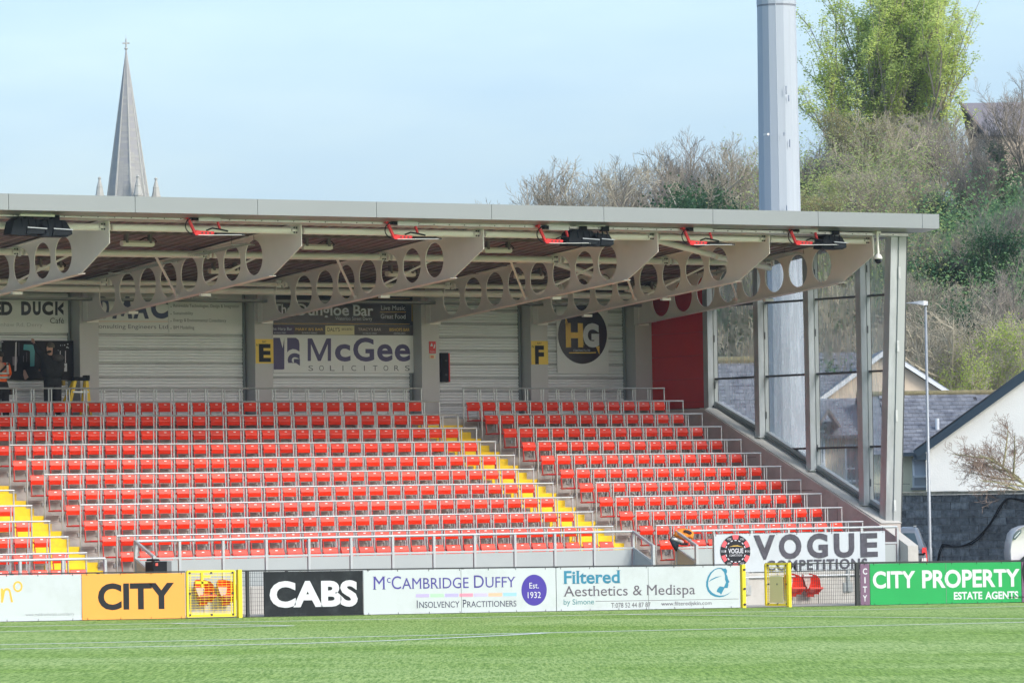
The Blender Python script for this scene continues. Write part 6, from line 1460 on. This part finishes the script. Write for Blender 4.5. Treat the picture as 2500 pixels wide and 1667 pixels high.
def leafmat(name, c0, c1, scale=1.2, tr=.25):
    m = bpy.data.materials.new(name); m.use_nodes = True; n = m.node_tree.nodes; l = m.node_tree.links; b_ = n['Principled BSDF']; b_.inputs['Roughness'].default_value = .6; b_.inputs['Specular IOR Level'].default_value = .3
    g = n.new('ShaderNodeNewGeometry'); z = n.new('ShaderNodeTexNoise'); z.inputs['Scale'].default_value = scale; z.inputs['Detail'].default_value = 5; l.new(g.outputs['Position'], z.inputs['Vector'])
    r = n.new('ShaderNodeValToRGB'); r.color_ramp.elements[0].position = .35; r.color_ramp.elements[1].position = .65; r.color_ramp.elements[0].color = (*c0, 1); r.color_ramp.elements[1].color = (*c1, 1)
    l.new(z.outputs['Fac'], r.inputs['Fac']); l.new(r.outputs['Color'], b_.inputs['Base Color'])
    t_ = n.new('ShaderNodeBsdfTranslucent'); l.new(r.outputs['Color'], t_.inputs['Color']); ms = n.new('ShaderNodeMixShader'); ms.inputs[0].default_value = tr; l.new(b_.outputs[0], ms.inputs[1]); l.new(t_.outputs[0], ms.inputs[2]); l.new(ms.outputs[0], n['Material Output'].inputs['Surface'])
    return m
ivy_m = leafmat('leaf_ivy', (.03, .10, .045), (.10, .21, .08), 1.2); spring_m = leafmat('leaf_spring', (.34, .47, .07), (.58, .66, .17), 1.5, .5); olive_m = leafmat('leaf_olive', (.24, .25, .09), (.40, .36, .16), 1.2, .35); bush_m = leafmat('leaf_bush', (.035, .12, .055), (.18, .30, .10), .35)
bark_g = mat('bark_grey', (.36, .335, .27), .9, 0, .2, 3); bark_t = mat('bark_tan', (.40, .36, .27), .9, 0, .2, 3); bark_d = mat('bark_dark', (.19, .17, .14), .9, 0, .25, 3); twig_b = mat('twig_brown', (.29, .26, .20), .9, 0, .2, 3); twig_p = mat('twig_purple', (.24, .215, .185), .9, 0, .2, 3)

def grow(rnd, H, mode, levels=4, kids=(7, 6, 5, 4), r0=.16, minr=.0075):
    trunk, twigs, tips, limbs = MB(), MB(), [], []
    def br(p, d, L_, r, lv):
        ns = 4 if lv < 2 else (3 if lv < levels-1 else 2); mb = trunk if lv < 2 else twigs; side = 5 if lv == 0 else (4 if lv == 1 else 3)
        pts = [p]; dd = d.copy(); 
        for k in range(ns):
            wob = .10 if lv == 0 else .22
            dd = (dd+Vector((rnd.uniform(-wob, wob), rnd.uniform(-wob, wob), rnd.uniform(-wob*.3, wob)+(.045 if mode != 'fan' else .10)*lv*.5))).normalized()
            pts.append(pts[-1]+dd*(L_/ns))
        for k in range(ns):
            ra = max(minr, r*(1-.75*k/ns)); rb_ = max(minr*.8, r*(1-.75*(k+1)/ns)); mb.tube(pts[k], pts[k+1], ra, rb_, n=side, cap=False)
            if lv < 2: limbs.append((pts[k], pts[k+1]))
        if lv >= levels: tips.extend(pts[1:]); return
        if lv == levels-1: tips.append(pts[-1])
        nk_ = kids[lv]; lo = .30 if lv == 0 else .15
        if mode == 'fan' and lv == 0: lo = .04
        for c in range(nk_):
            f = lo+(1-lo)*(c+rnd.random())/nk_; s = min(ns-1, int(f*ns)); q_ = pts[s].lerp(pts[s+1], f*ns-s)
            az = rnd.uniform(0, 2*PI); spread_ = {'bare': .75, 'fan': .42, 'wild': 1.0, 'tall': .5}[mode]*rnd.uniform(.7, 1.25)
            ax = dd.orthogonal().normalized(); ax = (ax*math.cos(az)+dd.cross(ax)*math.sin(az)).normalized()
            nd = (dd*math.cos(spread_)+ax*math.sin(spread_)).normalized()
            nd = (nd+Vector((0, 0, {'bare': .08, 'fan': .25, 'wild': -.02, 'tall': .15}[mode]))).normalized()
            nl = L_*(.72 if lv == 0 else .56)*(1.10-.45*f)*rnd.uniform(.8, 1.2)
            if mode == 'fan' and lv == 0: nl = H*.80*rnd.uniform(.7, 1.0)*(1-.5*f)
            br(q_, nd, nl, max(minr, r*(.5 if lv == 0 else .36)), lv+1)
    br(Vector((0, 0, -.3)), Vector((rnd.uniform(-.08, .08), rnd.uniform(-.08, .08), 1)).normalized(), H*(.70 if mode != 'fan' else .75), r0, 0)
    return trunk, twigs, tips, limbs
def leaves(rnd, pts, n_, spread_, size):
    q = MB()
    for _ in range(n_):
        c = rnd.choice(pts)
        if isinstance(c, tuple): c = c[0].lerp(c[1], rnd.random())
        c = c+Vector((rnd.gauss(0, spread_), rnd.gauss(0, spread_), rnd.gauss(0, spread_)))
        a = Vector((rnd.gauss(0, 1), rnd.gauss(0, 1), rnd.gauss(0, 1))).normalized(); b_ = a.orthogonal().normalized(); s = size*rnd.uniform(.6, 1.3)
        q.v += [tuple(c-a*s*.5), tuple(c+b_*s*.35), tuple(c+a*s*.5), tuple(c-b_*s*.35)]; i = len(q.v)-4; q.f.append((i, i+1, i+2, i+3))
    return q
PRO = {}
def proto(key, seed, H, mode, bark, twig, kids, leaf=None, nleaf=0, lspread=.12, lsize=.10, ivy=0, ivyspread=.35, levels=4, r0=.14, minr=.0075):
    rnd = random.Random(seed); tr, tw, tips, limbs = grow(rnd, H, mode, levels, kids, r0, minr)
    hh_ = max(v[2] for v in tw.v); kf = H/hh_
    for mb in (tr, tw): mb.v = [(v[0]*kf, v[1]*kf, v[2]*kf) for v in mb.v]
    tips = [t_*kf for t_ in tips]; limbs = [(a*kf, b_*kf) for a, b_ in limbs]
    d = {}
    me = tr.mesh('trunk', fix=False); me.materials.append(bark); d['trunk'] = me
    me = tw.mesh('crown', fix=False); me.materials.append(twig); d['crown'] = me
    if leaf: me = leaves(rnd, tips, nleaf, lspread, lsize).mesh('leaves', fix=False); me.materials.append(leaf); d['leaves'] = me
    if ivy: me = leaves(rnd, [l_ for l_ in limbs if max(l_[0].z, l_[1].z) < H*.72], ivy, ivyspread, .15).mesh('ivy', fix=False); me.materials.append(ivy_m); d['ivy'] = me
    PRO[key] = d
K4 = (12, 8, 6, 5)
proto('bareA', 1, 8, 'bare', bark_g, twig_b, K4); proto('bareB', 2, 8, 'wild', bark_t, bark_t, K4); proto('bareC', 3, 8, 'bare', bark_d, twig_p, (12, 7, 6, 4)); proto('bareD', 4, 8, 'bare', bark_d, twig_p, K4, ivy=2600, ivyspread=.22)
proto('ivyA', 5, 8, 'wild', bark_g, twig_b, (8, 6, 4, 3), ivy=16000, ivyspread=.50); proto('ivyB', 6, 8, 'tall', bark_t, twig_b, (9, 6, 4, 3), ivy=12000, ivyspread=.42)
proto('budA', 8, 8, 'bare', bark_t, twig_b, K4, leaf=olive_m, nleaf=20000, lspread=.12, lsize=.075); proto('budB', 9, 8, 'wild', bark_g, bark_t, K4, leaf=spring_m, nleaf=14000, lspread=.12, lsize=.075)
def tree(key, px, d, h, label, zr=None, grp='trees on the wooded hill', name=None, base=None, turn=None):
    z = terr(px, d) if base is None else base; p = G(px, d, z); s_ = h/8.0
    nm = {'bare': 'bare_tree', 'ivyA': 'ivy_tree', 'ivyB': 'ivy_tree', 'budA': 'budding_tree', 'budB': 'budding_tree'}.get(key, 'bare_tree') if name is None else name
    t = thing(nm, label, 'tree', p, grp); t.scale = (s_, s_, s_); t.rotation_euler = (0, 0, random.uniform(0, 6.28) if turn is None else turn)
    for k, me in PRO[key].items(): link(k, me, None, t)
    return t
random.seed(21)
# the ridge behind the roof, from left to right
ridge_l = [(1268, 222, 478, 'bareC'), (1318, 216, 440, 'bareA'), (1368, 222, 415, 'bareD'), (1395, 218, 378, 'bareA'), (1440, 226, 384, 'bareC'), (1482, 216, 372, 'bareB'), (1530, 222, 372, 'bareA'), (1578, 216, 392, 'bareC'), (1612, 224, 342, 'bareA'), (1655, 218, 305, 'bareC'), (1668, 212, 375, 'ivyA'), (1700, 224, 322, 'bareD'), (1745, 217, 366, 'ivyB'), (1782, 224, 362, 'bareC'), (1822, 218, 318, 'bareA'), (1800, 210, 430, 'ivyB')]
for i, (px, d, py, key) in enumerate(ridge_l):
    z = terr(px, d); h = (zat(px, py, d)-z)*1.0
    tree(key, px, d, h, '%s, %s from the left along the roofline' % ({'bareA': 'bare grey tree', 'bareB': 'bare tan tree', 'bareC': 'bare purplish tree', 'bareD': 'bare tree with some ivy', 'ivyA': 'dark ivy-covered tree', 'ivyB': 'tree wrapped in ivy'}[key], ORD[i+1]), grp='trees on the ridge behind the stand roof', turn=i*1.7)
# the slope on the right, back to front
rowsl = [
    ('top of the slope', 226, [(1885, 372, 'bareA'), (1990, 330, 'ivyA'), (2030, 300, 'bareC'), (2075, 318, 'budA'), (2120, 262, 'budA'), (2165, 255, 'bareB'), (2215, 285, 'bareB'), (2265, 270, 'bareA'), (2315, 262, 'bareC'), (2365, 262, 'bareA'), (2400, 330, 'bareD')]),
    ('upper slope', 210, [(1975, 455, 'budA'), (2020, 420, 'budB'), (2065, 430, 'budA'), (2110, 400, 'bareB'), (2155, 410, 'bareB'), (2200, 390, 'bareB'), (2250, 400, 'bareA'), (2300, 405, 'ivyB'), (2350, 390, 'bareD'), (2410, 330, 'bareC'), (2470, 250, 'bareD'), (2525, 130, 'bareC')]),
    ('middle slope', 194, [(1800, 560, 'ivyA'), (1870, 560, 'bareA'), (1960, 545, 'budA'), (2010, 560, 'bareB'), (2060, 545, 'bareB'), (2115, 560, 'ivyB'), (2165, 540, 'bareB'), (2215, 560, 'ivyA'), (2265, 540, 'bareA'), (2320, 560, 'ivyA'), (2375, 530, 'bareD'), (2430, 480, 'ivyB'), (2490, 430, 'bareC')]),
    ('lower slope', 178, [(1745, 640, 'ivyB'), (1800, 660, 'bareA'), (1860, 650, 'ivyA'), (1920, 640, 'bareC'), (1985, 660, 'bareB'), (2050, 650, 'ivyA'), (2110, 670, 'bareB'), (2170, 650, 'ivyA'), (2225, 660, 'bareA'), (2280, 660, 'ivyB'), (2330, 670, 'bareB'), (2390, 640, 'ivyA'), (2450, 650, 'bareD'), (2510, 600, 'bareC')]),
    ('foot of the slope', 166, [(1770, 780, 'ivyA'), (1850, 760, 'bareB'), (1990, 770, 'bareA'), (2060, 790, 'bareB'), (2130, 760, 'ivyB'), (2205, 760, 'bareB'), (2248, 740, 'bareA'), (2325, 715, 'bareB'), (2380, 760, 'bareB'), (2440, 770, 'budB'), (2500, 740, 'bareB')])]
for where, d0, lst in rowsl:
    for i, (px, py, key) in enumerate(lst):
        d = d0+random.uniform(-3, 3); z = terr(px, d); h = zat(px, py, d)-z
        nm_ = {'bareA': 'bare grey tree', 'bareB': 'bare pale-barked tree', 'bareC': 'bare dark tree', 'bareD': 'bare dark tree with ivy', 'ivyA': 'bushy ivy-covered tree', 'ivyB': 'tall ivy-wrapped tree', 'budA': 'olive-brown budding tree', 'budB': 'yellow-green budding tree'}[key]
        if h > 12: 
            tree(key, px, d, 11, '%s at the %s, %s from the left' % (nm_, where, ORD[i+1]), base=z+h-11)
        else: tree(key, px, d, h, '%s at the %s, %s from the left' % (nm_, where, ORD[i+1]))
big_leaf = leafmat('leaf_big_tree', (.46, .58, .13), (.74, .82, .30), .8, .55)
# the big yellow-green tree on the skyline
rnd = random.Random(11)
proto('big', 11, 16, 'fan', bark_d, twig_b, (34, 9, 6, 4), leaf=big_leaf, nleaf=170000, lspread=.13, lsize=.105, ivy=4000, ivyspread=.25, levels=3, r0=.30, minr=.016)
z0 = 12.2; t = thing('leafy_tree', 'big yellow-green leafy tree with many upright limbs on the skyline right of the mast', 'tree', G(2170, 246, z0)); sc0 = (zat(2150, -120, 246)-z0)/16.0; t.scale = (sc0*1.15, sc0*1.15, sc0)
for k, me in PRO['big'].items(): link(k, me, None, t)
# small bare tree in front of the white house
proto('small', 14, 3.1, 'wild', mat('bark_moss', (.30, .29, .15), .9, 0, .3, 12), mat('twig_red', (.30, .22, .17), .9), (12, 7, 5, 4), levels=4, r0=.06, minr=.0042)
p = onwall(2565, 1185, -1.2); t = thing('garden_tree', 'small mossy bare garden tree spreading in front of the white house', 'tree', (p.x, p.y, zat(2510, 1235, 131))); t.rotation_euler = (0, 0, 0)
t.rotation_euler = Matrix.Rotation(math.radians(-40), 4, (F0.x, F0.y, 0)).to_euler()
for k, me in PRO['small'].items(): link(k, me, None, t)
# undergrowth and ivy carpet
rnd = random.Random(33); pts = []
for _ in range(4200):
    px = rnd.uniform(1180, 2750); d = rnd.uniform(158, 246); z = terr(px, d)
    if px < 2240 and d > 186 and rnd.random() < .80: continue
    pts.append((G(px, d, z+rnd.uniform(.1, 5.0)*((.3 if d > 205 else .8) if px > 1850 else .45)), rnd.uniform(.4, .95)))
q = MB()
for c, s0 in pts:
    for _ in range(85):
        v = Vector((rnd.gauss(0, s0), rnd.gauss(0, s0), rnd.gauss(0, s0*.7))); cc = c+v; a = Vector((rnd.gauss(0, 1), rnd.gauss(0, 1), rnd.gauss(0, 1))).normalized(); b_ = a.orthogonal().normalized(); s = rnd.uniform(.07, .17)
        q.v += [tuple(cc-a*s*.5), tuple(cc+b_*s*.4), tuple(cc+a*s*.5), tuple(cc-b_*s*.4)]; i = len(q.v)-4; q.f.append((i, i+1, i+2, i+3))
scr = leafmat('leaf_scrub', (.16, .21, .07), (.36, .44, .14), .35, .35)
q2 = MB()
for _ in range(1500):
    px = rnd.uniform(1850, 2300); d = rnd.uniform(184, 240); c = G(px, d, terr(px, d)+rnd.uniform(.3, 5.2)); s0 = rnd.uniform(.5, 1.0)
    for _ in range(34):
        cc = c+Vector((rnd.gauss(0, s0), rnd.gauss(0, s0), rnd.gauss(0, s0*.8))); a = Vector((rnd.gauss(0, 1), rnd.gauss(0, 1), rnd.gauss(0, 1))).normalized(); b_ = a.orthogonal().normalized(); s = rnd.uniform(.06, .13)
        q2.v += [tuple(cc-a*s*.5), tuple(cc+b_*s*.4), tuple(cc+a*s*.5), tuple(cc-b_*s*.4)]; i = len(q2.v)-4; q2.f.append((i, i+1, i+2, i+3))
stuff('scrub', q2, scr, 'olive and yellow-green budding scrub on the upper slope right of the mast', 'scrub')
stuff('undergrowth', q, bush_m, 'dense dark green ivy and scrub covering the slope between the trees', 'undergrowth')

# ================================================================== haze in the air
q = MB(); c0 = (-330, -330, -2.6); c1 = (470, 640, 76)
q.box(c0[0], c1[0], c0[1], c1[1], c0[2], c1[2])
hz = bpy.data.materials.new('haze'); hz.use_nodes = True; n = hz.node_tree.nodes; n.remove(n['Principled BSDF'])
pv = n.new('ShaderNodeVolumePrincipled'); pv.inputs['Color'].default_value = (.86, .92, 1, 1); pv.inputs['Density'].default_value = .00020; pv.inputs['Anisotropy'].default_value = .2
hz.node_tree.links.new(pv.outputs[0], n['Material Output'].inputs['Volume'])
o = stuff('haze', q, hz, 'thin pale haze in the air over the whole place', 'haze', fix=True)
